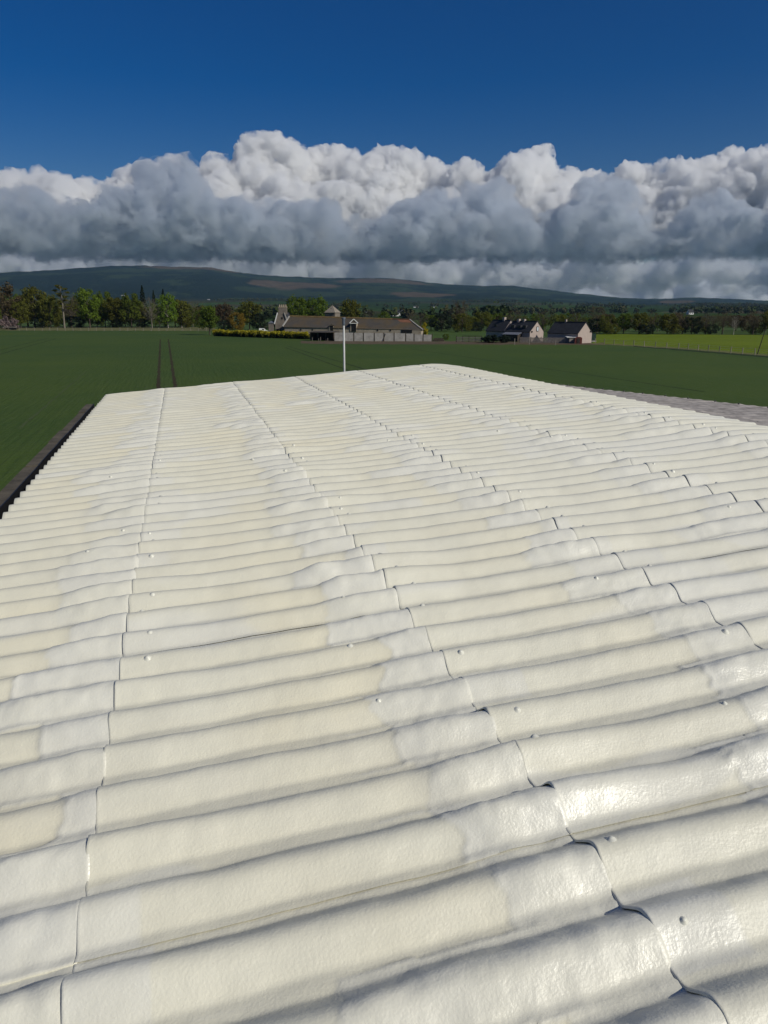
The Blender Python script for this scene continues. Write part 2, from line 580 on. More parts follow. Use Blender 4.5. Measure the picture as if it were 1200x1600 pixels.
def plain(name, colr, rough=0.6, metal=0.0, var=0.25, scale=6.0, bump=0.0, bscale=40.0, spec=0.4):
    m, g, b = mat(name)
    co = g.n('ShaderNodeTexCoord').outputs['Object']
    n = g.noise(co, scale=scale, detail=6.0, rough=0.62)
    lo = tuple(c * (1 - var) for c in colr); hi = tuple(min(1, c * (1 + var)) for c in colr)
    g.put(b.inputs['Base Color'], g.mix(g.mapr(n, 0.25, 0.75), lo, hi))
    b.inputs['Roughness'].default_value = rough
    b.inputs['Metallic'].default_value = metal
    b.inputs['Specular IOR Level'].default_value = spec
    if bump:
        bp = g.n('ShaderNodeBump')
        bp.inputs['Strength'].default_value = 0.6
        bp.inputs['Distance'].default_value = bump
        g.put(bp.inputs['Height'], g.noise(co, scale=bscale, detail=4.0))
        m.node_tree.links.new(bp.outputs[0], b.inputs['Normal'])
    return m


M_ROOF = mat_roof()
M_BLACK = plain('black_gutter_plastic', (0.012, 0.012, 0.013), 0.45)
M_SILT = plain('gutter_silt', (0.085, 0.072, 0.050), 0.9, var=0.6, scale=14.0, bump=0.01)
M_CAP_COAT = plain('coated_bolt', (0.68, 0.67, 0.58), 0.35, var=0.05)
M_PLANK = plain('weathered_plank', (0.085, 0.072, 0.052), 0.9, var=0.55, scale=7.0, bump=0.006)
M_BLOCK = plain('rendered_blockwork', (0.30, 0.28, 0.25), 0.9, var=0.2)

shed = link('corrugated_shed', None)
shed.empty_display_size = 0.5
tag(shed, 'corrugated shed roof with a glossy cream white coating, filling the foreground', 'building')
shed.location = (0, 0, 0)


def dome_mesh():
    n, rings = 12, 4
    v = [(0, 0, 0.0072)]
    for r_, z_ in ((0.0050, 0.0066), (0.0090, 0.0046), (0.0115, 0.0016), (0.0155, -0.0006), (0.019, -0.004)):
        for a in range(n):
            t = 2 * math.pi * a / n
            v.append((r_ * math.cos(t), r_ * math.sin(t) * 0.94, z_))
    f = []
    for a in range(n):
        f.append((0, 1 + a, 1 + (a + 1) % n, 0))
    for q in range(4):
        for a in range(n):
            s = 1 + q * n
            f.append((s + a, s + n + a, s + n + (a + 1) % n, s + (a + 1) % n))
    me = bpy.data.meshes.new('bolt_cap')
    me.from_pydata(v, [], [tuple(dict.fromkeys(p)) for p in f])
    me.polygons.foreach_set('use_smooth', np.ones(len(me.polygons), bool))
    attr(me, 'coat', np.full(len(v), 0.6)); attr(me, 'cream', np.zeros(len(v)))
    me.materials.append(M_CAP_COAT)
    return me


DOME = dome_mesh()
rb = random.Random(8)


def surf_point(u, v, i):
    z = roof_surface(np.array([u]), np.array([v]), i)[0][0]
    return z


def add_sheet(i, v0, v1):
    u0, u1 = LAPS[i], LAPS[i + 1]
    last = i == len(LAPS) - 2
    dist = 9.0 if v1 < 0.3 * U else max(1.1, math.hypot(max(v0, 0.4), 0.7 * min(abs(u0), abs(u1))))
    du = min(0.055, 0.0058 * dist ** 0.95)
    nv = max(12, min(30, int(38 / dist ** 0.42)))
    npch = (v1 - v0) / PITCHW
    us = np.linspace(u0, u1 + (0 if last else 0.03), max(8, int((u1 - u0) / du)))
    if i >= 0:
        us = np.concatenate([[u0, u0 + 0.001, u0 + 0.003], us[1:]])
    vs = np.linspace(v0, v1 + 0.012, int(npch * nv) + 1)
    uu, vv = np.meshgrid(us.astype(np.float64), vs.astype(np.float64), indexing='ij')
    # cut edges are not ruler-straight
    wob = 0.0035 * vnoise2(vv / 0.12, uu * 0 + i * 9.0, 111) + 0.0015 * vnoise2(vv / 0.03, uu * 0 + i * 9.0, 112)
    uw = uu + wob * sstep(0.05, 0.0, uu - u0)
    z, coat, cream = roof_surface(uw, vv, i)
    z[0] -= 0.0058 if i else 0.010                      # the cut edge itself
    z[1] -= 0.0015
    if not last:
        z -= 0.012 * sstep(u1 + 0.006, u1 + 0.018, uu)   # tucked under the next sheet
    z -= 0.006 * sstep(v1 + 0.001, v1 + 0.012, vv)       # tucked under the neighbour
    z += 0.0025 * sstep(0.05, 0.0, vv - v0)
    P = roof_to_world(uw, vv, z)
    me = grid_mesh('roof_sheet', P)
    attr(me, 'coat', coat); attr(me, 'cream', cream)
    o = link('roof_sheet', me, M_ROOF, shed)
    sol = o.modifiers.new('thickness', 'SOLIDIFY') if (i == 0 or last or v1 > V_END - 0.05) else None
    if sol:
        sol.thickness = 0.007
        sol.offset = -1
    # bolt caps
    if v0 < 5.5 * U and v1 > 0.4 * U:
        k0 = int(math.ceil(v0 / PITCHW - PHASE - 0.5)); k1 = int(math.floor(v1 / PITCHW - PHASE - 0.5))
        for k in range(k0, k1 + 1):
            spots = []
            if i >= 1 and rb.random() < 0.62:
                spots.append((u0 + (0.035 + 0.05 * rb.random()) * U, 0.5 + rb.choice((-0.12, 0.05, 0.1)) + 0.03 * rb.random()))
            if rb.random() < 0.16 and not last:
                spots.append((u1 - (0.05 + 0.3 * rb.random()) * U, 0.22 + 0.3 * rb.random()))
            for (bu, ph) in spots:
                bv = (k + PHASE + ph) * PITCHW
                if not (v0 + 0.02 < bv < v1 - 0.02):
                    continue
                e = 0.004
                z0 = surf_point(bu, bv, i); zu = surf_point(bu + e, bv, i); zv = surf_point(bu, bv + e, i)
                n = Vector((-(zu - z0) / e, -(zv - z0) / e, 1.0))
                n = Vector((n.x * CA - n.y * SA, n.x * SA + n.y * CA, n.z)).normalized()
                p = roof_to_world(np.array(bu), np.array(bv), np.array(z0))
                c = link('bolt_cap', DOME, None, o)
                c.location = Vector(p.tolist()) + n * 0.001
                c.rotation_euler = n.to_track_quat('Z', 'Y').to_euler()
                s = 0.5 + 0.4 * rb.random()
                c.scale = (s, s, s * (0.8 + 0.5 * rb.random()))
    return o


v = V_SIDE
while v < V_END - 0.02:
    v1 = min(v + 7 * PITCHW, V_END)
    for i in range(len(LAPS) - 1):
        add_sheet(i, v, v1)
    v = v1


def roof_box(name, u0, u1, v0, v1, z0, z1, m, parent, slope=False):
    P = []
    for (uu, vv) in ((u0, v0), (u1, v0), (u1, v1), (u0, v1)):
        for zz in (z0, z1):
            zt = zz(uu) if callable(zz) else zz
            P.append((uu * CA - vv * SA, uu * SA + vv * CA, zt))
    F = [(0, 2, 3, 1), (2, 4, 5, 3), (4, 6, 7, 5), (6, 0, 1, 7), (1, 3, 5, 7), (0, 6, 4, 2)]
    me = bpy.data.meshes.new(name)
    me.from_pydata(P, [], F)
    me.update()
    return link(name, me, m, parent)


# walls under the roof
EAVE = float(plane_z(np.array(LAPS[0])))
RIDGE = float(plane_z(np.array(CRANK)))
zs = lambda uu: float(plane_z(np.array(uu))) - 0.03
roof_box('eave_wall', LAPS[0] + 0.06, LAPS[0] + 0.28, V_SIDE, V_END - 0.10, 0.0, EAVE - 0.09, M_BLOCK, shed)
roof_box('gable_wall', LAPS[0] + 0.285, LAPS[-1] - 0.30, V_END - 0.32, V_END - 0.10, 0.0, lambda uu: zs(uu) - 0.02, M_BLOCK, shed)
roof_box('back_wall', LAPS[-1] - 0.295, LAPS[-1] - 0.08, V_SIDE, V_END - 0.10, 0.0, zs(LAPS[-1]) - 0.06, M_BLOCK, shed)
roof_box('verge_board', LAPS[0] + 0.01, CRANK - 0.2, V_END - 0.095, V_END - 0.07, lambda uu: zs(uu) - 0.16, lambda uu: zs(uu) + 0.004, M_BLACK, shed)

# the gutter along the eave: a deep black trough with a weathered wall board on its outer side
gu0 = LAPS[0]
gv0, gv1 = V_SIDE, V_END - 0.50
zt = EAVE - 0.045
cross = [(0.075, -0.02), (0.070, -0.13), (0.02, -0.165), (-0.09, -0.165), (-0.120, -0.10), (-0.128, 0.0), (-0.136, 0.002), (-0.14, -0.010), (-0.132, -0.115), (-0.10, -0.178), (0.03, -0.178), (0.082, -0.14), (0.084, -0.02)]
rings = np.arange(gv0, gv1 + 0.01, 0.3)
P = []
for q, vv in enumerate(rings):
    sag = 0.006 * math.sin(q * 1.7) + 0.004 * math.sin(q * 0.63)
    for (a, b_) in cross:
        P.append(roof_to_world(np.array(gu0 + a + sag * 0.5), np.array(vv), np.array(zt + b_ + sag)))
P = np.array(P).reshape(len(rings), len(cross), 3)
P = np.concatenate([P, P[:, :1]], 1)
gm = grid_mesh('gutter', P)
for p in gm.polygons:
    p.use_smooth = False
gut = link('gutter', gm, M_BLACK, shed)
vv = gv0
while vv < gv1 - 0.2:
    L = rb.uniform(0.55, 1.1)
    dz, du = rb.uniform(-0.012, 0.006), rb.uniform(-0.012, 0.012)
    roof_box('wall_board', gu0 - 0.25 + du, gu0 - 0.144, vv, min(vv + L - 0.012, gv1), zt - 0.16, zt - 0.012 + dz, M_PLANK, shed)
    vv += L
roof_box('end_bracket', gu0 - 0.10, gu0 + 0.05, V_END - 0.48, V_END - 0.02, zt - 0.10, zt - 0.055, M_BLACK, gut)

# ------------------------------------------------------------------ ground, fields, hills
def mat_crop():
    m, g, b = mat('young_crop')
    co = g.n('ShaderNodeTexCoord').outputs['Object']
    rot = g.n('ShaderNodeMapping')
    rot.inputs['Rotation'].default_value = (0, 0, R(-15.0))
    m.node_tree.links.new(co, rot.inputs['Vector'])
    st = g.n('ShaderNodeMapping')
    st.inputs['Scale'].default_value = (1.0, 0.05, 1.0)
    m.node_tree.links.new(rot.outputs[0], st.inputs['Vector'])
    drill = g.noise(st.outputs[0], scale=3.0, detail=3.0)
    big = g.noise(co, scale=0.035, detail=6.0, rough=0.62)
    fine = g.noise(co, scale=1.6, detail=5.0, rough=0.7)
    c = g.mix(g.mapr(big, 0.3, 0.7), (0.034, 0.070, 0.015), (0.072, 0.106, 0.015))
    c = g.mix(g.mapr(fine, 0.3, 0.75, 0.0, 0.55), c, (0.027, 0.054, 0.010))
    c = g.mix(g.mapr(drill, 0.35, 0.7, 0.0, 0.6), c, (0.060, 0.092, 0.020))
    g.put(b.inputs['Base Color'], c)
    b.inputs['Roughness'].default_value = 0.85
    b.inputs['Specular IOR Level'].default_value = 0.15
    bp = g.n('ShaderNodeBump')
    bp.inputs['Strength'].default_value = 0.7
    bp.inputs['Distance'].default_value = 0.12
    g.put(bp.inputs['Height'], g.add(fine, drill))
    m.node_tree.links.new(bp.outputs[0], b.inputs['Normal'])
    return m


def mat_grass(name, a, c2, scale=0.6):
    m, g, b = mat(name)
    co = g.n('ShaderNodeTexCoord').outputs['Object']
    n = g.noise(co, scale=scale, detail=7.0, rough=0.65)
    n2 = g.noise(co, scale=0.05, detail=3.0)
    c = g.mix(g.mapr(n, 0.3, 0.7), a, c2)
    c = g.mix(g.mapr(n2, 0.4, 0.7, 0.0, 0.4), c, tuple(x * 0.7 for x in a))
    g.put(b.inputs['Base Color'], c)
    b.inputs['Roughness'].default_value = 0.9
    b.inputs['Specular IOR Level'].default_value = 0.1
    bp = g.n('ShaderNodeBump')
    bp.inputs['Strength'].default_value = 0.6
    bp.inputs['Distance'].default_value = 0.15
    g.put(bp.inputs['Height'], n)
    m.node_tree.links.new(bp.outputs[0], b.inputs['Normal'])
    return m


M_CROP = mat_crop()
M_PASTURE = mat_grass('bright_pasture', (0.10, 0.145, 0.008), (0.14, 0.18, 0.010))
M_LAWN = mat_grass('lawn_grass', (0.045, 0.085, 0.018), (0.07, 0.11, 0.025))
M_VERGE = mat_grass('dry_verge_grass', (0.11, 0.115, 0.045), (0.17, 0.16, 0.075))
M_EARTH = mat_grass('bare_earth', (0.085, 0.065, 0.042), (0.13, 0.10, 0.065))
M_RUT = mat_grass('wheel_rut_soil', (0.034, 0.030, 0.016), (0.060, 0.046, 0.026), 2.0)
M_RUT2 = mat_grass('faint_wheel_rut', (0.026, 0.044, 0.016), (0.038, 0.050, 0.020), 2.0)
M_PALE = mat_grass('bleached_crop', (0.062, 0.090, 0.035), (0.085, 0.105, 0.045), 2.0)

S = 70000.0
rr = np.array([0, 20, 40, 70, 110, 170, 260, 400, 700, 1500, 4000, 12000, 70000.0])
aa = np.linspace(0, 2 * math.pi, 73)
G = np.stack([np.outer(rr, np.cos(aa)), np.outer(rr, np.sin(aa)), np.zeros((len(rr), len(aa)))], -1)
fld = link('crop_field', grid_mesh('crop_field', G), M_CROP)
tag(fld, kind='structure')


def sheet(name, pts, m, z, kind='structure', wob=0.0, n=1):
    """flat sheet from a ring of ground points; pts given as (x, y) metres"""
    me = bpy.data.meshes.new(name)
    me.from_pydata([(p[0], p[1], z) for p in pts], [], [tuple(range(len(pts)))])
    if me.polygons[0].normal.z < 0:
        me.flip_normals()
    o = link(name, me, m)
    tag(o, kind=kind)
    return o


def gxy(px, py):
    p = ground(px, py)
    return (p.x, p.y)


def strip(name, a, b_, w0, w1, m, z, wob=0.12, seed=1, n=60):
    """a ragged-edged strip on the ground from a to b_"""
    a = Vector((*a, 0)); b_ = Vector((*b_, 0))
    d = (b_ - a).normalized(); s = Vector((-d.y, d.x, 0))
    t = np.linspace(0, 1, n)
    rs = np.random.RandomState(seed)
    P = np.zeros((n, 2, 3))
    for q, tq in enumerate(t):
        c = a.lerp(b_, tq)
        w = (w0 + (w1 - w0) * tq) / 2
        e0, e1 = w * (1 + wob * rs.randn()), w * (1 + wob * rs.randn())
        P[q, 0] = (c.x - s.x * e0, c.y - s.y * e0, z)
        P[q, 1] = (c.x + s.x * e1, c.y + s.y * e1, z)
    o = link(name, grid_mesh(name, P, flip=False), m)
    tag(o, kind='structure')
    return o


# tractor wheel marks in the crop
strip('wheel_track', gxy(250.5, 530), gxy(246, 640), 0.30, 0.36, M_RUT, 0.008, 0.25, 3, 120)
strip('wheel_track', gxy(263, 530), gxy(279, 640), 0.30, 0.36, M_RUT, 0.008, 0.25, 4, 120)
strip('wheel_track', gxy(-70, 573), gxy(88, 529), 0.32, 0.32, M_RUT2, 0.008, 0.3, 5, 120)
strip('wheel_track', gxy(-70, 565), gxy(76, 528), 0.32, 0.32, M_RUT2, 0.008, 0.3, 6, 120)
strip('wheel_track', gxy(446, 543), gxy(575, 590), 0.30, 0.30, M_RUT2, 0.008, 0.3, 7, 120)
strip('wheel_track', gxy(450, 541), gxy(620, 592), 0.30, 0.30, M_RUT2, 0.008, 0.3, 8, 120)
strip('wheel_track', gxy(640, 545), gxy(1100, 612), 0.28, 0.28, M_RUT2, 0.008, 0.3, 9, 120)
strip('wheel_track', gxy(30, 670), gxy(135, 580), 0.16, 0.10, M_PALE, 0.008, 0.6, 10, 120)
# margins
def margin(name, m, z, top, bot, amp, seed, n=240):
    """a strip on the ground between two lines read off the survey picture; its edges wander"""
    rs = np.random.RandomState(seed)
    x = np.linspace(top[0][0], top[-1][0], n)
    yt = np.interp(x, [p[0] for p in top], [p[1] for p in top]); yb = np.interp(x, [p[0] for p in bot], [p[1] for p in bot])
    wt = np.convolve(rs.randn(n + 8), np.ones(5) / 5, 'same')[4:-4] * amp; wb = np.convolve(rs.randn(n + 8), np.ones(5) / 5, 'same')[4:-4] * amp
    P = np.zeros((n, 2, 3))
    for q in range(n):
        for s, y in ((0, yt[q] + wt[q]), (1, yb[q] + wb[q])):
            g_ = ground(x[q], y); P[q, s] = (g_.x, g_.y, z)
    o = link(name, grid_mesh(name, P), m)
    tag(o, kind='structure')
    return o


margin('verge', M_VERGE, 0.012, [(-160, 510.5), (336, 511.5)], [(-160, 516.2), (336, 517.0)], 0.35, 11)
margin('bare_earth', M_EARTH, 0.012, [(470, 533.0), (700, 533.2), (945, 536.0)], [(470, 537.2), (700, 538.2), (945, 539.0)], 0.6, 12)
margin('lawn', M_LAWN, 0.004, [(640, 515.5), (800, 516.0)], [(640, 533.6), (800, 534.5)], 0.1, 15)
margin('pasture', M_PASTURE, 0.004, [(926, 521.8), (1420, 524.5)], [(926, 536.3), (1060, 544.0), (1200, 555.5), (1420, 573.0)], 0.1, 16)
margin('verge', M_VERGE, 0.016, [(922, 535.6), (1060, 543.2), (1200, 554.4), (1420, 571.6)], [(922, 537.2), (1060, 545.0), (1200, 556.6), (1420, 574.4)], 0.4, 13)
margin('ditch_bank', M_RUT2, 0.020, [(990, 540.6), (1200, 556.8), (1420, 574.6)], [(990, 541.8), (1200, 559.0), (1420, 577.4)], 0.4, 14)

# ---- hills
SIL = [(-500, 445), (-250, 436), (-100, 431), (0, 426), (50, 424), (100, 420), (150, 416.5), (190, 415), (250, 416), (330, 418), (360, 424), (390, 428.5), (450, 432), (540, 434.5), (600, 435), (640, 438),
       (700, 444), (760, 447), (800, 447), (850, 452), (900, 458), (960, 464), (1010, 467), (1080, 465.5), (1140, 468), (1200, 471), (1400, 474), (1700, 470)]
sa, se = [], []
for x, y in SIL:
    d = ray(x, y)
    sa.append(math.degrees(math.atan2(d.x, d.y))); se.append(math.degrees(math.atan2(d.z, math.hypot(d.x, d.y))))


def hill_z(x, y):
    r = np.hypot(x, y); az = np.degrees(np.arctan2(x, y))
    top = np.interp(az, sa, se)
    e0 = np.full_like(r, -0.895)
    kr = [450, 800, 1500, 2500, 4000, 5200, 6400]
    k1 = 0.55 + 0.0 * top
    e_mid = np.minimum(0.42, top * 0.30)
    e_up = np.minimum(1.0, top * 0.48)
    f = [e0, e0 * 0.42, e0 * 0.02, e_mid, e_up, top * 0.80, top]
    e = np.zeros_like(r)
    for q in range(len(kr) - 1):
        t = np.clip((r - kr[q]) / (kr[q + 1] - kr[q]), 0, 1)
        seg = (r >= kr[q]) & (r <= kr[q + 1])
        e = np.where(seg, f[q] + (f[q + 1] - f[q]) * t, e)
    e = np.where(r > kr[-1], top, e)
    z = CAM_H + np.minimum(r, 6400) * np.tan(np.radians(e))
    amp = np.interp(r, [450, 700, 2500, 5000, 6400], [0.0, 2.0, 9.0, 22.0, 6.0])
    z = z + amp * fbm2(x / 520, y / 700, 4, 201)
    z = z + np.interp(r, [450, 1500, 6400], [0, 1.0, 5.0]) * fbm2(x / 46, y / 60, 2, 202)
    z = np.where(r > 6400, z - (r - 6400) * 0.12, z)
    return np.where(r < 452, -0.4, z)


az = np.radians(np.linspace(-52, 52, 680))
rad = np.concatenate([np.linspace(449, 1500, 50), np.linspace(1530, 4000, 70)[0:], np.linspace(4030, 6400, 90), np.linspace(6430, 7600, 12)])
RR, AA = np.meshgrid(rad, az, indexing='ij')
HX, HY = RR * np.sin(AA), RR * np.cos(AA)
HZ = hill_z(HX, HY)
me = grid_mesh('hills', np.stack([HX, HY, HZ], -1), flip=True)


def patch(px, py, rx, ry, r0):
    """soft ellipse round a place on the hillside, as a mask over the hill grid"""
    d = ray(px, py)
    a0 = math.atan2(d.x, d.y)
    q = ((AA - a0) * 1155 / rx) ** 2 + ((RR - r0) / ry) ** 2
    return sstep(1.25, 0.75, q + 0.7 * fbm2(HX / 160, HY / 260, 4, 211))


moor = np.zeros_like(RR)
for a_ in ((460, 450, 62, 420, 5000), (600, 440, 70, 380, 5900), (300, 420, 70, 160, 6250), (660, 462, 50, 300, 4300), (1060, 478, 26, 250, 4700), (80, 447, 70, 240, 3300), (900, 480, 70, 180, 2900)):
    moor = np.maximum(moor, patch(*a_))
attr(me, 'moor', moor)
attr(me, 'fields', sstep(3900, 2600, RR + 500 * fbm2(HX / 900, HY / 900, 3, 213)))
m, g, b = mat('hillside')
co = g.n('ShaderNodeTexCoord').outputs['Object']
mo = g.n('ShaderNodeAttribute', attribute_name='moor').outputs['Fac']
fi = g.n('ShaderNodeAttribute', attribute_name='fields').outputs['Fac']
fn = g.noise(co, scale=0.012, detail=8.0, rough=0.7)
bn = g.noise(co, scale=0.0022, detail=5.0, rough=0.6)
forest = g.mix(g.mapr(fn, 0.3, 0.7), (0.006, 0.015, 0.014), (0.015, 0.028, 0.020))  # forest greens darkened to carry the cloud shadow on the hills
forest = g.mix(g.mapr(bn, 0.52, 0.545), forest, (0.028, 0.046, 0.024))
moorc = g.mix(g.mapr(fn, 0.3, 0.7), (0.060, 0.050, 0.034), (0.12, 0.088, 0.058))
c = g.mix(mo, forest, moorc)
cell = g.n('ShaderNodeTexVoronoi', voronoi_dimensions='2D', feature='F1')
mp = g.n('ShaderNodeMapping')
mp.inputs['Scale'].default_value = (1 / 260.0, 1 / 420.0, 1.0)
m.node_tree.links.new(co, mp.inputs['Vector'])
m.node_tree.links.new(mp.outputs[0], cell.inputs['Vector'])
cell.inputs['Scale'].default_value = 1.0
sp = g.n('ShaderNodeSeparateColor')
m.node_tree.links.new(cell.outputs['Color'], sp.inputs[0])
fc = g.ramp(sp.outputs[0], [(0.0, (0.030, 0.058, 0.020)), (0.35, (0.045, 0.082, 0.024)), (0.55, (0.060, 0.060, 0.030)), (0.70, (0.085, 0.070, 0.045)), (0.80, (0.030, 0.045, 0.018)), (0.965, (0.040, 0.075, 0.02)), (0.97, (0.30, 0.29, 0.02))], 'CONSTANT')
fc = g.mix(g.mapr(fn, 0.45, 0.62, 0.0, 0.75), fc, (0.018, 0.030, 0.014))
c = g.mix(fi, c, fc)
g.put(b.inputs['Base Color'], c)
b.inputs['Roughness'].default_value = 1.0
b.inputs['Specular IOR Level'].default_value = 0.0
bp = g.n('ShaderNodeBump')
bp.inputs['Strength'].default_value = 0.8
bp.inputs['Distance'].default_value = 18.0
g.put(bp.inputs['Height'], g.noise(co, scale=0.05, detail=4.0, rough=0.7))
m.node_tree.links.new(bp.outputs[0], b.inputs['Normal'])
hills = link('hills', me, m)
tag(hills, kind='structure')


def on_hill(px, py):
    """where the line of sight meets the rising land"""
    d = ray(px, py)
    h = math.hypot(d.x, d.y)
    r = np.linspace(455, 6400, 6000)
    x, y = d.x / h * r, d.y / h * r
    z = CAM_H + d.z / h * r
    hz = hill_z(x, y)
    w = np.where(hz >= z)[0]
    q = w[0] if len(w) else int(np.argmin(np.abs(hz - z) / r))
    return Vector((float(x[q]), float(y[q]), float(hz[q])))

# ------------------------------------------------------------------ trees
def leaf_mat(name, a, c2, dark=0.55):
    m, g, b = mat(name)
    co = g.n('ShaderNodeTexCoord').outputs['Object']
    n = g.noise(co, scale=0.55, detail=4.0, rough=0.6)
    oi = g.n('ShaderNodeObjectInfo').outputs['Random']
    c = g.mix(g.mapr(n, 0.3, 0.7), a, c2)
    h = g.n('ShaderNodeHueSaturation')
    g.put(h.inputs['Color'], c)
    g.put(h.inputs['Hue'], g.mapr(oi, 0, 1, 0.488, 0.512))
    g.put(h.inputs['Value'], g.mapr(oi, 0, 1, 0.95, 1.30))
    g.put(b.inputs['Base Color'], h.outputs[0])
    b.inputs['Roughness'].default_value = 0.7
    b.inputs['Specular IOR Level'].default_value = 0.2
    tr = g.n('ShaderNodeBsdfTranslucent')
    g.put(tr.inputs['Color'], h.outputs[0])
    mx = g.n('ShaderNodeMixShader')
    mx.inputs[0].default_value = 0.42
    out = [q for q in m.node_tree.nodes if q.type == 'OUTPUT_MATERIAL'][0]
    m.node_tree.links.new(b.outputs[0], mx.inputs[1])
    m.node_tree.links.new(tr.outputs[0], mx.inputs[2])
    m.node_tree.links.new(mx.outputs[0], out.inputs['Surface'])
    return m


M_LEAF = {
    'fresh': leaf_mat('fresh_green_leaves', (0.085, 0.135, 0.010), (0.13, 0.18, 0.016)),
    'green': leaf_mat('green_leaves', (0.066, 0.108, 0.011), (0.108, 0.142, 0.015)),
    'olive': leaf_mat('olive_leaves', (0.082, 0.094, 0.013), (0.124, 0.126, 0.018)),
    'bronze': leaf_mat('bronze_buds', (0.072, 0.054, 0.028), (0.105, 0.078, 0.040)),
    'grey': leaf_mat('grey_buds', (0.070, 0.062, 0.045), (0.10, 0.085, 0.060)),
    'dark': leaf_mat('dark_needles', (0.012, 0.022, 0.014), (0.022, 0.036, 0.018)),
    'gold': leaf_mat('golden_leaves', (0.15, 0.095, 0.012), (0.22, 0.135, 0.016)),
    'yellow': leaf_mat('yellow_flowers', (0.30, 0.26, 0.016), (0.40, 0.35, 0.026)),
    'blossom': leaf_mat('pale_blossom', (0.16, 0.12, 0.12), (0.26, 0.20, 0.19)),
}
M_BARK = plain('brown_bark', (0.075, 0.058, 0.042), 0.9, var=0.4, scale=3.0)
M_MIDBARK = plain('grey_bark', (0.17, 0.15, 0.12), 0.9, var=0.3, scale=3.0)
M_PALEBARK = plain('pale_bark', (0.33, 0.30, 0.26), 0.85, var=0.3, scale=3.0)


def tubes(segs, sides=5):
    """segs: list of (p0, p1, r0, r1) -> verts, faces"""
    V, F = [], []
    for (a, c, r0, r1) in segs:
        a = np.array(a, float); c = np.array(c, float)
        d = c - a; L = np.linalg.norm(d) + 1e-9; d /= L
        h = np.array((0, 0, 1.0)) if abs(d[2]) < 0.9 else np.array((1.0, 0, 0))
        s = np.cross(d, h); s /= np.linalg.norm(s); t = np.cross(d, s)
        b0 = len(V)
        for (p, r) in ((a, r0), (c, r1)):
            for k in range(sides):
                w = 2 * math.pi * k / sides
                V.append(p + r * (math.cos(w) * s + math.sin(w) * t))
        for k in range(sides):
            F.append((b0 + k, b0 + (k + 1) % sides, b0 + sides + (k + 1) % sides, b0 + sides + k))
    return np.array(V), np.array(F)


def leaves(centres, radii, per, size, rs, flat=0.8, shell=0.55):
    """leaf-sized quads spread through and over clumps"""
    n = len(centres) * per
    c = np.repeat(centres, per, 0); r = np.repeat(radii, per)
    d = rs.randn(n, 3); d /= np.linalg.norm(d, axis=1)[:, None]
    rad = r * (shell + (1 - shell) * rs.rand(n)) * (1 + 0.18 * rs.randn(n))
    p = c + d * rad[:, None] * np.array((1, 1, flat))
    nrm = d + 0.75 * rs.randn(n, 3) + np.array((0, 0, 0.25)); nrm /= np.linalg.norm(nrm, axis=1)[:, None]
    s = np.cross(nrm, rs.randn(n, 3)); s /= np.linalg.norm(s, axis=1)[:, None]
    t = np.cross(nrm, s)
    w = size * (0.55 + 0.9 * rs.rand(n)); l = w * (0.7 + 0.7 * rs.rand(n))
    s = s * w[:, None] / 2; t = t * l[:, None] / 2
    V = np.stack([p - s * 0.6 - t, p + s - t * 0.3, p + s * 0.5 + t, p - s + t * 0.4], 1).reshape(-1, 3)
    F = np.arange(n * 4).reshape(n, 4)
    return V, F


def broadleaf(seed, H=16.0, spread=0.36, trunk=0.22, nclump=30, per=130, leaf=0.5, low=0.20, clump=0.12, bare=0.0):
    """returns (trunk mesh, crown mesh) of a tree H metres high"""
    rs = np.random.RandomState(seed)
    cen, rad, segs = [], [], []
    tr = 0.018 * H
    lean = rs.randn(2) * 0.02 * H
    top = np.array((lean[0], lean[1], H * 0.72))
    knots = [np.array((0, 0, -0.3)), np.array((lean[0] * 0.2, lean[1] * 0.2, H * trunk)), np.array((lean[0] * 0.6, lean[1] * 0.6, H * 0.48)), top]
    rads = [tr * 1.35, tr * 0.9, tr * 0.55, tr * 0.15]
    for q in range(3):
        segs.append((knots[q], knots[q + 1], rads[q], rads[q + 1]))
    for k in range(nclump):
        f = (k + 0.5) / nclump
        zz = low + (1 - low) * (0.06 + 0.86 * f)
        prof = math.sin(math.pi * min(1, (zz - low) / (1 - low) * 0.86 + 0.10)) ** 0.6
        a = k * 2.39996 + rs.rand() * 0.9
        rr_ = spread * H * prof * math.sqrt(0.25 + 0.75 * rs.rand()) * (0.82 + 0.3 * rs.rand())
        c = np.array((math.cos(a) * rr_ + lean[0] * zz, math.sin(a) * rr_ + lean[1] * zz, zz * H))
        cr = clump * H * (0.75 + 0.55 * rs.rand()) * (1.0 - 0.25 * f)
        c[2] = min(c[2], H - cr * 0.75)
        cen.append(c); rad.append(cr)
        st = knots[1] + (knots[3] - knots[1]) * min(1, max(0.0, (zz - 0.25) * 0.85))
        mid = st * 0.45 + c * 0.55 + np.array((0, 0, -0.03 * H))
        segs.append((st, mid, tr * 0.38 * (1.1 - 0.6 * f), tr * 0.20))
        segs.append((mid, c, tr * 0.20, tr * 0.05))
        for w in range(4 + int(6 * bare)):
            e = c + rs.randn(3) * cr * 0.75
            segs.append((mid * 0.4 + c * 0.6, e, tr * 0.085, tr * 0.02))
    cen = np.array(cen); rad = np.array(rad)
    V, F = tubes(segs)
    tm = np_mesh('trunk', V, F)
    V, F = leaves(cen, rad, int(per * (1 - 0.6 * bare)), leaf * (1 - 0.35 * bare), rs, shell=0.45 + 0.2 * (1 - bare))
    cm = np_mesh('crown', V, F, smooth=False)
    return tm, cm


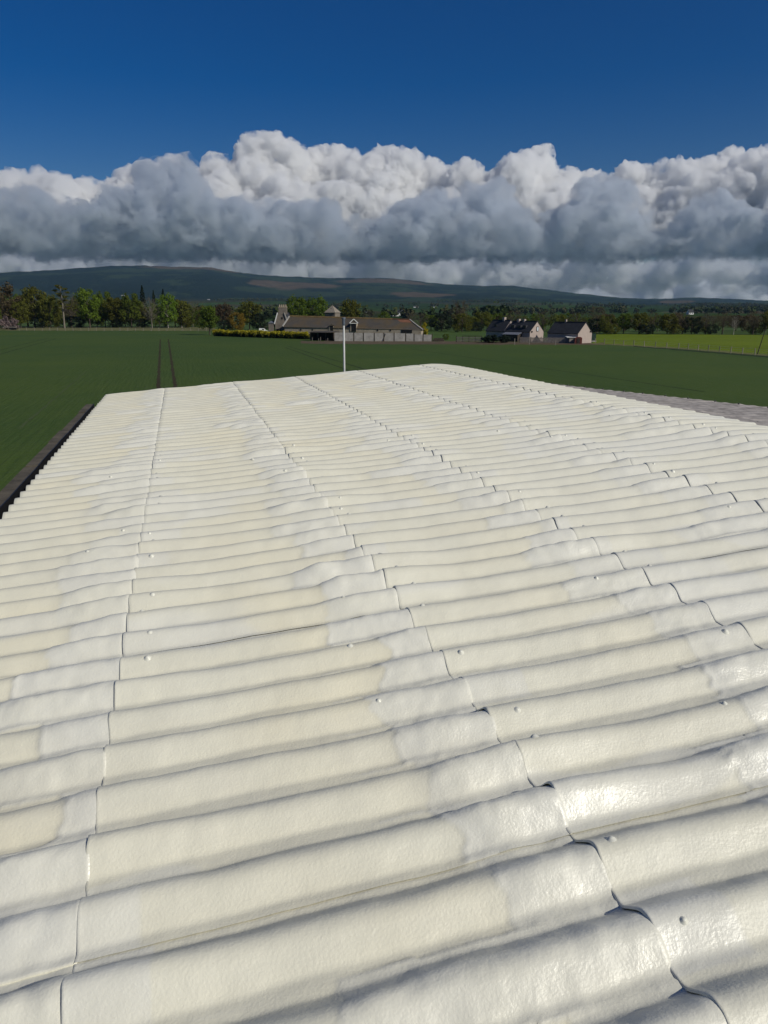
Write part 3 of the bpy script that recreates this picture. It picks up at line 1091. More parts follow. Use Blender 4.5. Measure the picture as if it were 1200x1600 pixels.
def conifer(seed, H=18.0):
    rs = np.random.RandomState(seed)
    V, F = tubes([((0, 0, -0.3), (0, 0, H * 0.5), 0.3, 0.18), ((0, 0, H * 0.5), (0, 0, H), 0.18, 0.02)])
    tm = np_mesh('trunk', V, F)
    cen, rad = [], []
    for k in range(70):
        f = k / 69.0
        zz = H * (0.14 + 0.84 * f)
        a = k * 2.4
        rr_ = H * 0.17 * (1 - f) ** 0.85 * (0.6 + 0.4 * rs.rand())
        cen.append((math.cos(a) * rr_, math.sin(a) * rr_, zz - rr_ * 0.25)); rad.append(H * (0.055 * (1 - f) + 0.012))
    V, F = leaves(np.array(cen), np.array(rad), 46, 0.42, rs, flat=0.55, shell=0.3)
    return tm, np_mesh('crown', V, F, smooth=False)


def scots_pine(seed, H=18.0):
    rs = np.random.RandomState(seed)
    segs = [((0, 0, -0.3), (0.2, 0, H * 0.6), 0.28, 0.2), ((0.2, 0, H * 0.6), (0, 0.1, H * 0.97), 0.2, 0.04)]
    cen, rad = [], []
    for k in range(15):
        zz = H * (0.45 + 0.5 * (k / 14.0)); a = k * 2.5
        rr_ = H * (0.05 + 0.07 * rs.rand())
        cen.append((math.cos(a) * rr_, math.sin(a) * rr_, zz)); rad.append(H * (0.035 + 0.03 * rs.rand()))
        segs.append(((0.1, 0, zz - 0.6), cen[-1], 0.07, 0.03))
    V, F = tubes(segs)
    tm = np_mesh('trunk', V, F)
    V, F = leaves(np.array(cen), np.array(rad), 70, 0.4, rs, flat=0.6, shell=0.3)
    return tm, np_mesh('crown', V, F, smooth=False)


def bush(seed, H=3.0, spread=0.55, per=110, leaf=0.24, n=18):
    rs = np.random.RandomState(seed)
    cen, rad, segs = [], [], []
    for k in range(n):
        a = k * 2.4 + rs.rand(); f = rs.rand()
        rr_ = spread * H * math.sqrt(rs.rand())
        c = np.array((math.cos(a) * rr_, math.sin(a) * rr_, H * (0.16 + 0.66 * f * (1 - 0.5 * (rr_ / (spread * H)) ** 2))))
        cen.append(c); rad.append(H * (0.14 + 0.10 * rs.rand()))
        segs.append(((0, 0, -0.1), c * np.array((0.5, 0.5, 0.7)), 0.03 * H / 2, 0.015))
        segs.append((c * np.array((0.5, 0.5, 0.7)), c, 0.015, 0.008))
    V, F = tubes(segs)
    tm = np_mesh('stem', V, F)
    V, F = leaves(np.array(cen), np.array(rad), per, leaf, rs, shell=0.5)
    return tm, np_mesh('crown', V, F, smooth=False)


SHAPES = {
    'round': [broadleaf(11), broadleaf(12, spread=0.40, nclump=34), broadleaf(13, spread=0.33, nclump=28, clump=0.13)],
    'tall': [broadleaf(21, spread=0.24, trunk=0.28, nclump=30, low=0.22), broadleaf(22, spread=0.27, nclump=30, low=0.16)],
    'bare': [broadleaf(31, spread=0.32, per=60, nclump=34, leaf=0.34, bare=0.9, low=0.25), broadleaf(32, spread=0.28, per=70, nclump=36, leaf=0.34, bare=0.8, low=0.28)],
    'low': [broadleaf(41, spread=0.46, trunk=0.12, nclump=30, low=0.06, clump=0.14), broadleaf(42, spread=0.50, trunk=0.12, nclump=34, low=0.05, clump=0.13)],
    'conifer': [conifer(51), conifer(52)],
    'pine': [scots_pine(61)],
    'bush': [bush(71), bush(72, spread=0.7), bush(73, spread=0.62)],
}
BASE_H = {'round': 16.0, 'tall': 16.0, 'bare': 16.0, 'low': 16.0, 'conifer': 18.0, 'pine': 18.0, 'bush': 3.0}
BASE_W = {'round': 15.5, 'tall': 10.5, 'bare': 12.5, 'low': 19.0, 'conifer': 7.0, 'pine': 5.5, 'bush': 4.6}
rt = random.Random(77)
_meshes = {}


def plant(shape, leaf, px, top, base, width, label, group=None, name=None, cat=None, bark=None, var=None, depth=None, z0=0.0):
    """a tree of its own; px, top, base, width were measured on the survey picture, its size follows from its distance"""
    if depth is None:
        p = ground(px, base, z0)
    else:
        d = ray(px, base); t = depth / d.y
        p = Vector((d.x * t, depth, z0))
    H = at_y(px, top, p.y).z - p.z
    wid = width / 1155.0 * p.y / math.cos(PITCH)
    k = rt.randrange(len(SHAPES[shape])) if var is None else var
    tm, cm = SHAPES[shape][k]
    key = (shape, k, leaf, bark)
    if key not in _meshes:
        a, c = tm.copy(), cm.copy()
        a.materials.append(bark or M_BARK); c.materials.append(M_LEAF[leaf])
        _meshes[key] = (a, c)
    a, c = _meshes[key]
    nm = name or {'conifer': 'conifer_tree', 'pine': 'pine_tree', 'bush': 'shrub'}.get(shape, 'broadleaf_tree')
    o = link(nm, None, None, None, p)
    o.empty_display_size = 1.0
    o.rotation_euler = (0, 0, rt.random() * 6.28)
    s = H / BASE_H[shape]; w = wid / BASE_W[shape]
    w = min(max(w, s * 0.55), s * 1.7)
    o.scale = (w, w, s)
    link('stem' if shape == 'bush' else 'trunk', a, None, o)
    link('crown', c, None, o)
    tag(o, label, cat or ('shrub' if shape == 'bush' else 'tree'), group)
    return o


LG, RG = 'trees along the far left field edge', 'trees along the far right field edge'
T = plant
# left wood, from the left edge of the picture
T('round', 'bronze', 8, 441, 513, 60, 'dark bronze tree at the left edge of the picture, tallest of its clump', LG, var=1)
T('low', 'green', -14, 462, 514, 50, 'dark green tree cut by the left edge of the picture', LG)
T('round', 'olive', 33, 470, 513, 34, 'small olive tree between the bronze tree and the big rounded olive tree', LG)
T('round', 'olive', 55, 447, 512, 52, 'big rounded olive tree second from the left edge', LG, var=0)
T('low', 'olive', 80, 458, 512.5, 36, 'yellowish olive tree left of the slim bare pine', LG)
T('pine', 'olive', 101, 443, 513, 28, 'slim tall pine with a long bare trunk and dark tuft on top', LG, bark=M_MIDBARK)
T('bare', 'grey', 112, 455, 511, 40, 'grey half-bare tree just right of the slim tall pine', LG)
T('round', 'fresh', 141, 450, 512.5, 48, 'brightest fresh green tree of the left wood', LG, var=2)
T('round', 'green', 165, 455, 511.5, 36, 'mid green tree to the right of the brightest fresh green tree', LG)
T('tall', 'olive', 183, 464, 512, 34, 'narrow olive tree left of the three dark conifer tops', LG)
T('round', 'green', 206, 458, 512, 40, 'rounded green tree in front of the tallest dark conifer', LG)
T('conifer', 'dark', 226.5, 445, 509, 20, 'tallest of the three dark conifers above the left wood', LG, depth=350)
T('conifer', 'dark', 243.5, 453, 509, 15, 'middle and smallest of the three dark conifers above the left wood', LG, depth=352)
T('conifer', 'dark', 258.5, 451, 509, 17, 'rightmost of the three dark conifers above the left wood', LG, depth=354)
T('bare', 'grey', 238, 463, 513, 30, 'leafless grey tree with a pale forked trunk', LG, bark=M_MIDBARK, var=0)
T('round', 'fresh', 263, 459, 512.5, 38, 'fresh green tree right of the leafless grey tree', LG, bark=M_PALEBARK)
T('tall', 'olive', 284, 467, 512, 32, 'olive tree with a pale trunk near the right end of the left wood', LG, bark=M_PALEBARK)
T('bare', 'bronze', 302, 470, 511, 32, 'brownish half-bare tree ending the left wood on the right', LG, bark=M_MIDBARK)
T('low', 'green', 312, 484, 513, 26, 'low green tree at the foot of the right end of the left wood', LG)
T('tall', 'green', 328, 477, 523.5, 28, 'stocky green tree standing in the field left of the yellow hedge', None)
T('low', 'dark', 120, 493, 512, 46, 'low dark bush under the bright green tree of the left wood', LG, name='shrub', cat='shrub')
T('low', 'dark', 66, 494, 512.5, 50, 'low dark bush under the big rounded olive tree', LG, name='shrub', cat='shrub')
T('low', 'dark', 182, 495, 512, 56, 'low dark bush under the narrow olive tree', LG, name='shrub', cat='shrub')
T('low', 'dark', 222, 497, 512, 40, 'low dark bush under the three conifers', LG, name='shrub', cat='shrub')
T('low', 'olive', 290, 496, 512, 50, 'low olive bush at the right end of the left wood', LG, name='shrub', cat='shrub')
T('bush', 'blossom', 14, 489, 514.5, 30, 'pale pinkish blossoming shrub beside the flat trailer', None)
for q, (x, tp, kind, lf) in enumerate(((-30, 455, 'round', 'green'), (22, 458, 'low', 'green'), (44, 460, 'tall', 'olive'), (72, 463, 'round', 'green'), (92, 466, 'low', 'olive'), (124, 464, 'round', 'olive'), (152, 466, 'low', 'green'), (176, 468, 'round', 'olive'), (196, 468, 'low', 'green'),
                                      (218, 470, 'round', 'olive'), (250, 472, 'low', 'green'), (274, 472, 'round', 'olive'), (293, 476, 'low', 'green'), (312, 478, 'round', 'olive'))):
    T(kind, lf, x, tp, 510, 40, 'leafy tree of the back row merging into the left wood', 'back row of the left wood', depth=345 + 4 * (q % 3))
# clump left of the steading
CG = 'trees left of the farm steading'
T('round', 'bronze', 350, 474, 516, 36, 'bronze tree leaning over the left end of the yellow hedge', CG)
T('round', 'olive', 390, 470, 515.5, 46, 'tallest olive tree behind the yellow hedge', CG)
T('low', 'gold', 372, 487, 517, 34, 'golden orange rounded tree behind the yellow hedge', CG)
T('low', 'dark', 414, 488, 517, 48, 'dark evergreen bush between the golden tree and the tall chimney house', CG, name='shrub', cat='shrub')
T('low', 'dark', 352, 500, 517, 28, 'dark bush under the bronze tree by the yellow hedge', CG, name='shrub', cat='shrub')
# behind the steading
BG_ = 'trees behind the farm steading'
T('round', 'green', 466, 462, 510, 44, 'broad green tree right behind the tall chimney house', BG_, depth=252)
T('round', 'green', 494, 463, 510, 44, 'broad green tree left of the pyramid-roofed dovecote', BG_, depth=256)
T('round', 'olive', 548, 467, 510, 38, 'dark olive tree right of the pyramid-roofed dovecote', BG_, depth=250)
T('bare', 'grey', 578, 482, 505, 26, 'small grey bare tree above the long steading roof', BG_, depth=300)
T('low', 'green', 600, 486, 505, 26, 'small green tree left of the far white cottages', BG_, depth=310)
T('bare', 'grey', 642, 487, 510, 26, 'grey bare tree above the right end of the steading roof', BG_, depth=240)
T('bush', 'yellow', 661, 500, 515.5, 14, 'small yellow flowering bush right of the steading roof', None, depth=215)
# between steading and cottages
MG = 'trees between the steading and the cottages'
T('low', 'dark', 690, 489, 517.5, 44, 'dark green tree right of the small yellow bush', MG)
T('bare', 'bronze', 718, 467, 517, 38, 'tallest bare bronze tree between the steading and the cottages', MG, var=0)
T('low', 'olive', 722, 489, 519, 40, 'olive tree under the tallest bare bronze tree', MG)
T('round', 'olive', 752, 487, 517, 34, 'rounded olive tree left of the twin cottages', MG)
T('low', 'green', 772, 488, 516.5, 38, 'bright green tree directly behind the left cottage', MG)
T('low', 'dark', 745, 503, 518, 36, 'dark bush at the foot of the rounded olive tree', MG, name='shrub', cat='shrub')
T('low', 'green', 697, 521, 531.5, 13, 'clipped dark green bush beside the concrete panel wall', None, name='shrub', cat='shrub')
T('bush', 'dark', 770, 519.5, 535.5, 44, 'wide dark evergreen bush left of the cottages', None, var=1)
T('bush', 'dark', 788, 521, 535.5, 26, 'small dark bush touching the left cottage', None, var=0)
# behind the cottages
T('bare', 'bronze', 805, 483, 517, 38, 'bare bronze tree behind the chimneys of the left cottage', 'trees behind the cottages')
T('bare', 'bronze', 848, 484, 517.5, 44, 'bare bronze tree between the cottages and the barn', 'trees behind the cottages')
T('low', 'olive', 872, 490, 518, 36, 'olive tree behind the dark barn roof', 'trees behind the cottages')
T('bare', 'bronze', 900, 486, 519, 38, 'bare bronze tree behind the barn gable', 'trees behind the cottages')
T('bare', 'bronze', 932, 476, 520, 42, 'tallest bare tree right of the barn', RG)
# right wood
T('low', 'dark', 928, 497, 521, 34, 'dark bush right behind the barn', RG, name='shrub', cat='shrub')
T('low', 'olive', 948, 491, 521.5, 30, 'olive tree just right of the tallest bare tree by the barn', RG)
T('round', 'green', 974, 489, 521.5, 34, 'leafy green tree near the left end of the right wood', RG)
T('round', 'olive', 998, 488, 522, 30, 'olive tree right of the leafy green tree in the right wood', RG)
T('bare', 'bronze', 1020, 486, 522, 34, 'bronze tree with thin branches in the right wood', RG)
T('round', 'olive', 1042, 490, 522, 34, 'dark olive tree in the middle of the right wood', RG)
T('bare', 'bronze', 1066, 487, 522.3, 34, 'bronze half-bare tree in the middle of the right wood', RG)
T('low', 'dark', 1080, 494, 522.3, 36, 'dark low tree under the far white cottage on the right', RG)
T('bare', 'grey', 1102, 488, 522.5, 34, 'grey half-bare tree in the right wood', RG)
T('bare', 'bronze', 1128, 486, 522.5, 36, 'brown half-bare tree left of the pale forked trunk', RG)
T('bare', 'grey', 1146, 492, 523, 18, 'small bare tree with a pale trunk in the gap of the right wood', RG, bark=M_PALEBARK)
T('bare', 'bronze', 1176, 484, 523, 34, 'dark bronze tree second from the right edge', RG)
T('round', 'olive', 1200, 485, 523, 36, 'dark olive tree cut by the right edge of the picture', RG)
for q, (x, w) in enumerate(((955, 40), (1010, 46), (1052, 40), (1110, 44), (1180, 40))):
    T('low', 'dark' if q % 2 else 'olive', x, 506, 522.5, w, ['low olive bush near the left end of the right wood', 'low dark bush under the olive trees of the right wood', 'low olive bush in the middle of the right wood', 'low dark bush under the grey half-bare tree on the right', 'low olive bush under the dark bronze tree near the right edge'][q], RG, name='shrub', cat='shrub')

rq = random.Random(12)
for q in range(15):
    T(rq.choice(('round', 'low', 'bare')), rq.choice(('olive', 'green', 'olive', 'bronze')), 934 + 19.5 * q + rq.uniform(-5, 5), 490 + rq.uniform(-3, 4), 515, 34, 'small tree of the back row merging into the right wood', 'back row of the right wood', depth=262 + 6 * (q % 4))
for q in range(14):
    T(rq.choice(('round', 'low', 'bare')), rq.choice(('olive', 'green', 'green', 'bronze')), 655 + 20.0 * q + rq.uniform(-5, 5), 491 + rq.uniform(-3, 4), 512, 36, 'small tree of the back row behind the cottages', 'back row behind the cottages', depth=285 + 6 * (q % 4))

# ---- woods and hedgerows on the rising land, too far to tell apart
rs = np.random.RandomState(5)
N = 26000
ra = np.radians(rs.uniform(-36, 36, N)); rr_ = 480 + 3300 * rs.rand(N) ** 1.2
x, y = rr_ * np.sin(ra), rr_ * np.cos(ra)
belt = np.abs(fbm2(x / 260, y / 420, 3, 301)); wood = fbm2(x / 420, y / 520, 3, 302)
keep = ((belt < 0.026) & (rr_ < 2600)) | (wood > 0.33)
x, y, rr_ = x[keep], y[keep], rr_[keep]
z = hill_z(x, y)
h = rs.uniform(6, 13, len(x))
VV, FF, MI = [], [], []
n = len(x)
nl = 40
cen = np.stack([x, y, z + h * 0.52], 1)
V, F = leaves(cen, h * 0.42, nl, 2.5, rs, flat=1.1, shell=0.35)
fw = np_mesh('far_woodland', V, F, smooth=False)
m, g, b = mat('far_foliage')
co = g.n('ShaderNodeTexCoord').outputs['Object']
nn = g.noise(co, scale=0.02, detail=3.0, rough=0.6)
g.put(b.inputs['Base Color'], g.ramp(nn, [(0.30, (0.030, 0.048, 0.018)), (0.45, (0.044, 0.062, 0.020)), (0.58, (0.060, 0.056, 0.032)), (0.7, (0.056, 0.080, 0.020))]))
b.inputs['Roughness'].default_value = 1.0
b.inputs['Specular IOR Level'].default_value = 0.0
o = link('far_woodland', fw, m)
tag(o, 'far hedgerows and woods on the slopes below the hills', 'woodland', kind='stuff')

# ------------------------------------------------------------------ farm buildings
def stone_mat(name, a, c2, mortar, scale=1.6):
    m, g, b = mat(name)
    co = g.n('ShaderNodeTexCoord').outputs['Object']
    v = g.n('ShaderNodeTexVoronoi', feature='F1')
    v.inputs['Scale'].default_value = scale
    m.node_tree.links.new(co, v.inputs['Vector'])
    sp = g.n('ShaderNodeSeparateColor')
    m.node_tree.links.new(v.outputs['Color'], sp.inputs[0])
    n = g.noise(co, scale=0.8, detail=5.0, rough=0.65)
    c = g.mix(sp.outputs[0], a, c2)
    c = g.mix(g.mapr(v.outputs['Distance'], 0.36, 0.50, 0.0, 0.7), c, mortar)
    c = g.mix(g.mapr(n, 0.45, 0.75, 0.0, 0.5), c, tuple(x * 0.55 for x in a))
    g.put(b.inputs['Base Color'], c)
    b.inputs['Roughness'].default_value = 0.92
    b.inputs['Specular IOR Level'].default_value = 0.2
    return m


def slate_mat(name, a, c2, moss=None):
    m, g, b = mat(name)
    co = g.n('ShaderNodeTexCoord').outputs['Object']
    n = g.noise(co, scale=1.2, detail=6.0, rough=0.7)
    bw = g.noise(co, scale=0.22, detail=3.0)
    c = g.mix(g.mapr(n, 0.3, 0.7), a, c2)
    if moss:
        c = g.mix(g.mapr(bw, 0.42, 0.62, 0.0, 0.85), c, moss)
    g.put(b.inputs['Base Color'], c)
    b.inputs['Roughness'].default_value = 0.75
    b.inputs['Specular IOR Level'].default_value = 0.3
    return m


M_STONE = stone_mat('rubble_stone', (0.32, 0.25, 0.18), (0.46, 0.39, 0.30), (0.38, 0.33, 0.26))
M_STONE2 = stone_mat('grey_stone', (0.15, 0.13, 0.11), (0.23, 0.195, 0.16), (0.19, 0.165, 0.14))
M_SLATE = slate_mat('mossy_slate', (0.050, 0.046, 0.042), (0.085, 0.074, 0.062), (0.095, 0.068, 0.036))
M_SLATE2 = slate_mat('dark_slate', (0.022, 0.023, 0.027), (0.042, 0.043, 0.048))
M_STSLATE = slate_mat('stone_slate', (0.19, 0.165, 0.135), (0.27, 0.235, 0.19))
M_TILE = slate_mat('red_ridge_tile', (0.14, 0.060, 0.035), (0.22, 0.10, 0.06))
M_HARL = plain('pinkish_harling', (0.40, 0.33, 0.295), 0.95, var=0.10, scale=1.5)
M_WHITE = plain('white_paint', (0.72, 0.72, 0.70), 0.6, var=0.06)
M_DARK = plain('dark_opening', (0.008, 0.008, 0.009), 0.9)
M_CONC = plain('weathered_concrete', (0.34, 0.325, 0.30), 0.95, var=0.35, scale=1.1)
M_TIMBER = plain('dark_creosoted_timber', (0.055, 0.042, 0.032), 0.9, var=0.4, scale=2.0)
M_GREYTIMBER = plain('grey_timber', (0.24, 0.21, 0.18), 0.9, var=0.3, scale=2.0)
M_REDWOOD = plain('red_stained_timber', (0.16, 0.045, 0.032), 0.85, var=0.25, scale=2.0)
M_GLASS = plain('window_glass', (0.55, 0.60, 0.64), 0.1, var=0.05, spec=0.6)
M_DGLASS = plain('dark_glass', (0.03, 0.035, 0.04), 0.08, var=0.05, spec=0.6)
M_LEAD = plain('grey_sheet_roof', (0.16, 0.17, 0.20), 0.5, var=0.2)
M_TIN = plain('white_sheet_roof', (0.62, 0.62, 0.60), 0.5, var=0.1)
M_GREENTANK = plain('dark_green_tank', (0.020, 0.045, 0.034), 0.5, var=0.2)
M_WIRE = plain('galvanised_wire', (0.35, 0.35, 0.34), 0.4, metal=0.8)


def pmesh(name, V, F, m, parent=None, smooth=False):
    me = bpy.data.meshes.new(name)
    me.from_pydata([tuple(v) for v in V], [], F)
    me.update()
    import bmesh
    bm = bmesh.new(); bm.from_mesh(me)
    bmesh.ops.recalc_face_normals(bm, faces=bm.faces)
    bm.to_mesh(me); bm.free()
    return link(name, me, m, parent)


def box(name, c, s, m, parent=None, rz=0.0, bevel=0.0):
    """box with its base centre at c, size s, optionally turned"""
    x, y, z = s[0] / 2, s[1] / 2, s[2]
    V = [(-x, -y, 0), (x, -y, 0), (x, y, 0), (-x, y, 0), (-x, -y, z), (x, -y, z), (x, y, z), (-x, y, z)]
    ca, sa_ = math.cos(rz), math.sin(rz)
    V = [(c[0] + a * ca - b_ * sa_, c[1] + a * sa_ + b_ * ca, c[2] + d) for a, b_, d in V]
    return pmesh(name, V, [(0, 3, 2, 1), (4, 5, 6, 7), (0, 1, 5, 4), (1, 2, 6, 5), (2, 3, 7, 6), (3, 0, 4, 7)], m, parent)


def cottage(name, label, pos, rz, L, Wd, he, hr, wallm, roofm, over=0.18, group=None):
    """gabled building: ridge along local x, gable end at +x"""
    o = link(name, None, None, None, pos)
    o.rotation_euler = (0, 0, rz)
    tag(o, label, 'building', group)
    l, w = L / 2, Wd / 2
    V = [(-l, -w, 0), (l, -w, 0), (l, w, 0), (-l, w, 0), (-l, -w, he), (l, -w, he), (l, w, he), (-l, w, he), (-l, 0, hr), (l, 0, hr)]
    F = [(0, 1, 5, 4), (2, 3, 7, 6), (1, 2, 6, 9, 5), (3, 0, 4, 8, 7)]
    pmesh('wall', V, F, wallm, o)
    t = 0.14
    sl = (hr - he) / w
    V, F = [], []
    for s in (-1, 1):
        b0 = len(V)
        e = w + over
        for xx in (-l - over * 0.4, l + over * 0.4):
            for (yy, zz) in ((s * e, he - over * sl + 0.02), (0, hr + 0.03)):
                V.append((xx, yy, zz)); V.append((xx, yy, zz + t))
        F += [(b0, b0 + 4, b0 + 6, b0 + 2), (b0 + 1, b0 + 3, b0 + 7, b0 + 5), (b0, b0 + 1, b0 + 5, b0 + 4), (b0, b0 + 2, b0 + 3, b0 + 1), (b0 + 4, b0 + 5, b0 + 7, b0 + 6)]
    roof = pmesh('roof', V, F, roofm, o)
    box('ridge_tiles', (0, 0, hr + t - 0.01), (L + over * 0.8, 0.28, 0.09), roofm, roof)
    return o, roof


def chimney(parent, x, y, z, m, s=(0.55, 0.8, 1.1), pots=2):
    c = box('chimney', (x, y, z), s, m, parent)
    return c


# cottages on the right
RZ = R(-50)
def spot(px, py):
    p = ground(px, py)
    return Vector((p.x, p.y, 0))


def local(p, rz, dx, dy):
    return Vector((p.x + dx * math.cos(rz) - dy * math.sin(rz), p.y + dx * math.sin(rz) + dy * math.cos(rz), 0))


# barn: nearest corner of its gable stands at (909, 536)
W_, L_ = 5.2, 8.4
c = local(spot(909, 536.4), RZ, -L_ / 2, W_ / 2 - 1.6)
barn, rf = cottage('barn', 'pink-grey gabled barn with a dark slate roof, rightmost of the buildings', c, RZ, L_, W_, 2.15, 4.45, M_HARL, M_SLATE2)
box('chimney', (-1.2, 0, 4.4), (0.35, 0.35, 0.75), M_HARL, rf)
box('lamp_box', (L_ / 2 + 0.08, 1.9, 2.35), (0.14, 0.32, 0.3), M_DARK, barn)
# right cottage
W_, L_ = 5.0, 7.4
c = local(spot(838, 533.8), RZ, -L_ / 2, 0)
cot, rf = cottage('cottage', 'pink-grey cottage with a small upstairs gable window, middle of the three buildings', c, RZ, L_, W_, 2.3, 4.55, M_HARL, M_SLATE2, group='pink-grey cottages')
ch = box('chimney', (-1.9, 0, 4.4), (0.6, 0.7, 0.75), M_HARL, rf)
ch = box('chimney', (-0.2, 0, 4.4), (0.5, 0.6, 0.75), M_HARL, rf)
wn = box('window', (L_ / 2 + 0.03, 0.15, 2.35), (0.08, 0.82, 1.12), M_TIMBER, cot)
box('pane', (L_ / 2 + 0.085, 0.15, 2.47), (0.04, 0.56, 0.86), M_GLASS, wn)
box('lamp_box', (L_ / 2 + 0.08, -1.9, 2.15), (0.16, 0.42, 0.32), M_DARK, cot)
for dx in (-2.2, -0.2, 1.4):
    dz = 2.3 + (2.25 / 2.5) * 0.95
    d_ = box('roof_dormer', (dx, -1.45, dz - 0.15), (0.95, 0.9, 0.72), M_SLATE2, rf)
    box('pane', (dx, -1.92, dz + 0.05), (0.6, 0.05, 0.42), M_DGLASS, d_)
ln = box('porch', (-1.0, -3.25, 0), (4.6, 1.6, 1.65), M_TIMBER, cot)
pmesh('porch_roof', [(-3.5, -4.25, 1.55), (1.5, -4.25, 1.55), (1.5, -2.52, 2.1), (-3.5, -2.52, 2.1), (-3.5, -4.25, 1.65), (1.5, -4.25, 1.65), (1.5, -2.52, 2.2), (-3.5, -2.52, 2.2)], [(0, 3, 2, 1), (4, 5, 6, 7), (0, 1, 5, 4), (1, 2, 6, 5), (2, 3, 7, 6), (3, 0, 4, 7)], M_LEAD, cot)
# left cottage
W_, L_ = 4.8, 5.8
c = local(spot(797, 532.2), RZ, -L_ / 2, 0)
cot2, rf = cottage('cottage', 'pink-grey cottage half hidden behind the dark bush, leftmost of the three buildings', c, RZ, L_, W_, 2.3, 4.75, M_HARL, M_SLATE2, group='pink-grey cottages')
box('chimney', (0.8, 0, 4.6), (0.6, 0.7, 0.95), M_HARL, rf)
box('pane', (-0.6, -1.5, 3.20), (0.7, 0.16, 0.6), M_DGLASS, rf)
# sheds by the barn
p = spot(903.5, 536.8)
sh = link('red_shed', None, None, None, p); sh.rotation_euler = (0, 0, R(-14)); tag(sh, 'small red timber shed with a bowed roof in front of the barn', 'shed')
n = 10
V, F = [], []
for s in (-0.9, 0.9):
    V += [(-0.78, s, 0), (0.78, s, 0)] + [(0.78 * math.cos(math.pi * k / n), s, 1.15 + 0.3 * math.sin(math.pi * k / n)) for k in range(n + 1)]
k_ = n + 3
F = [tuple(range(0, k_))[::-1], tuple(range(k_, 2 * k_))] + [(q, (q + 1) % k_, k_ + (q + 1) % k_, k_ + q) for q in range(k_)]
pmesh('wall', V, F, M_REDWOOD, sh)
box('door', (0, -0.93, 0.02), (0.62, 0.05, 1.15), M_TIMBER, sh)
p = spot(892.5, 536.4)
sh = link('grey_shed', None, None, None, p); tag(sh, 'small grey timber shed with a white roof beside the red shed', 'shed')
box('wall', (0, 0, 0), (1.25, 1.6, 1.25), M_GREYTIMBER, sh)
pmesh('roof', [(-1.25, -0.95, 1.27), (0.85, -0.95, 1.27), (0.85, 0.95, 1.42), (-1.25, 0.95, 1.42), (-1.25, -0.95, 1.39), (0.85, -0.95, 1.39), (0.85, 0.95, 1.54), (-1.25, 0.95, 1.54)], [(0, 3, 2, 1), (4, 5, 6, 7), (0, 1, 5, 4), (1, 2, 6, 5), (2, 3, 7, 6), (3, 0, 4, 7)], M_TIN, sh)
p = spot(926, 534.0)
tk = link('oil_tank', None, None, None, p); tag(tk, 'dark green tank standing against the right side of the barn', 'tank')
box('tank_body', (0, 0, 0.3), (1.0, 1.6, 1.55), M_GREENTANK, tk)
box('plinth', (0, 0, 0), (1.2, 1.8, 0.3), M_CONC, tk)

# slatted fence in front of the cottages, each board of its own
def board_fence(name, label, a, b_, h, board, gap, m, rails=True, post_every=2.4, thick=0.03, rnd_h=0.0, cat='fence', postm=None):
    a = Vector(a); b_ = Vector(b_)
    o = link(name, None, None, None, a)
    d = b_ - a
    L = d.length
    rz = math.atan2(d.y, d.x)
    o.rotation_euler = (0, 0, rz)
    tag(o, label, cat)
    q = random.Random(int(L * 100))
    me = None
    x = 0.0
    while x < L:
        c_ = box('board', (x + board / 2, 0, 0.05), (board, thick, h * (1 - rnd_h * q.random())), m, o) if (me is None or rnd_h) else link('board', me, None, o, (x, 0, 0))
        if me is None:
            me = c_.data
        x += board + gap
    x = 0.0
    while x <= L + 0.1:
        box('post', (x, thick / 2 + 0.06, 0), (0.1, 0.1, h + 0.12), postm or m, o)
        x += post_every
    if rails:
        for z in (0.3, h * 0.8):
            box('rail', (L / 2, thick / 2 + 0.02, z), (L, 0.04, 0.08), m, o)
    return o


board_fence('slat_fence', 'brown vertical board fence in front of the cottages', spot(812, 535.6), spot(884, 536.4), 1.25, 0.14, 0.05, M_GREYTIMBER, thick=0.025, rnd_h=0.12, postm=M_TIMBER)

# rail fence left of the dark bush
a, b_ = spot(713, 534.3), spot(752, 534.8)
o = link('rail_fence', None, None, None, a); d = b_ - a
o.rotation_euler = (0, 0, math.atan2(d.y, d.x)); tag(o, 'pale timber rail fence left of the wide dark bush', 'fence')
for x in np.arange(0, d.length + 0.1, d.length / 4):
    box('post', (x, 0.08, 0), (0.14, 0.12, 1.45), M_TIMBER, o)
for z in (0.25, 0.6, 0.95):
    for q in range(4):
        box('rail', (d.length / 8 + q * d.length / 4, 0, z), (d.length / 4 - 0.03, 0.05, 0.17), M_GREYTIMBER, o)
box('rail', (d.length * 0.62, 0.3, 1.32), (d.length * 0.7, 0.5, 0.12), M_TIMBER, o)
# low dark log stack
p = spot(685, 533.2)
o = link('log_stack', None, None, None, p); tag(o, 'low stack of dark logs right of the concrete panel wall', 'logs')
for k, (x, z) in enumerate([(-1.15, 0.0), (-0.7, 0.0), (-0.25, 0.0), (0.2, 0.0), (0.65, 0.0), (1.1, 0.0), (-0.9, 0.36), (-0.45, 0.36), (0.0, 0.36), (0.45, 0.36), (0.9, 0.36)]):
    V, F = tubes([((x, -0.9, z + 0.21), (x + 0.03, 0.9, z + 0.21), 0.21, 0.19)], 10)
    V = np.vstack([V, [(x, -0.9, z + 0.21), (x + 0.03, 0.9, z + 0.21)]])
    F = [tuple(f) for f in F] + [(20, (q + 1) % 10, q) for q in range(10)] + [(21, 10 + q, 10 + (q + 1) % 10) for q in range(10)]
    pmesh('log', V, F, M_TIMBER, o)
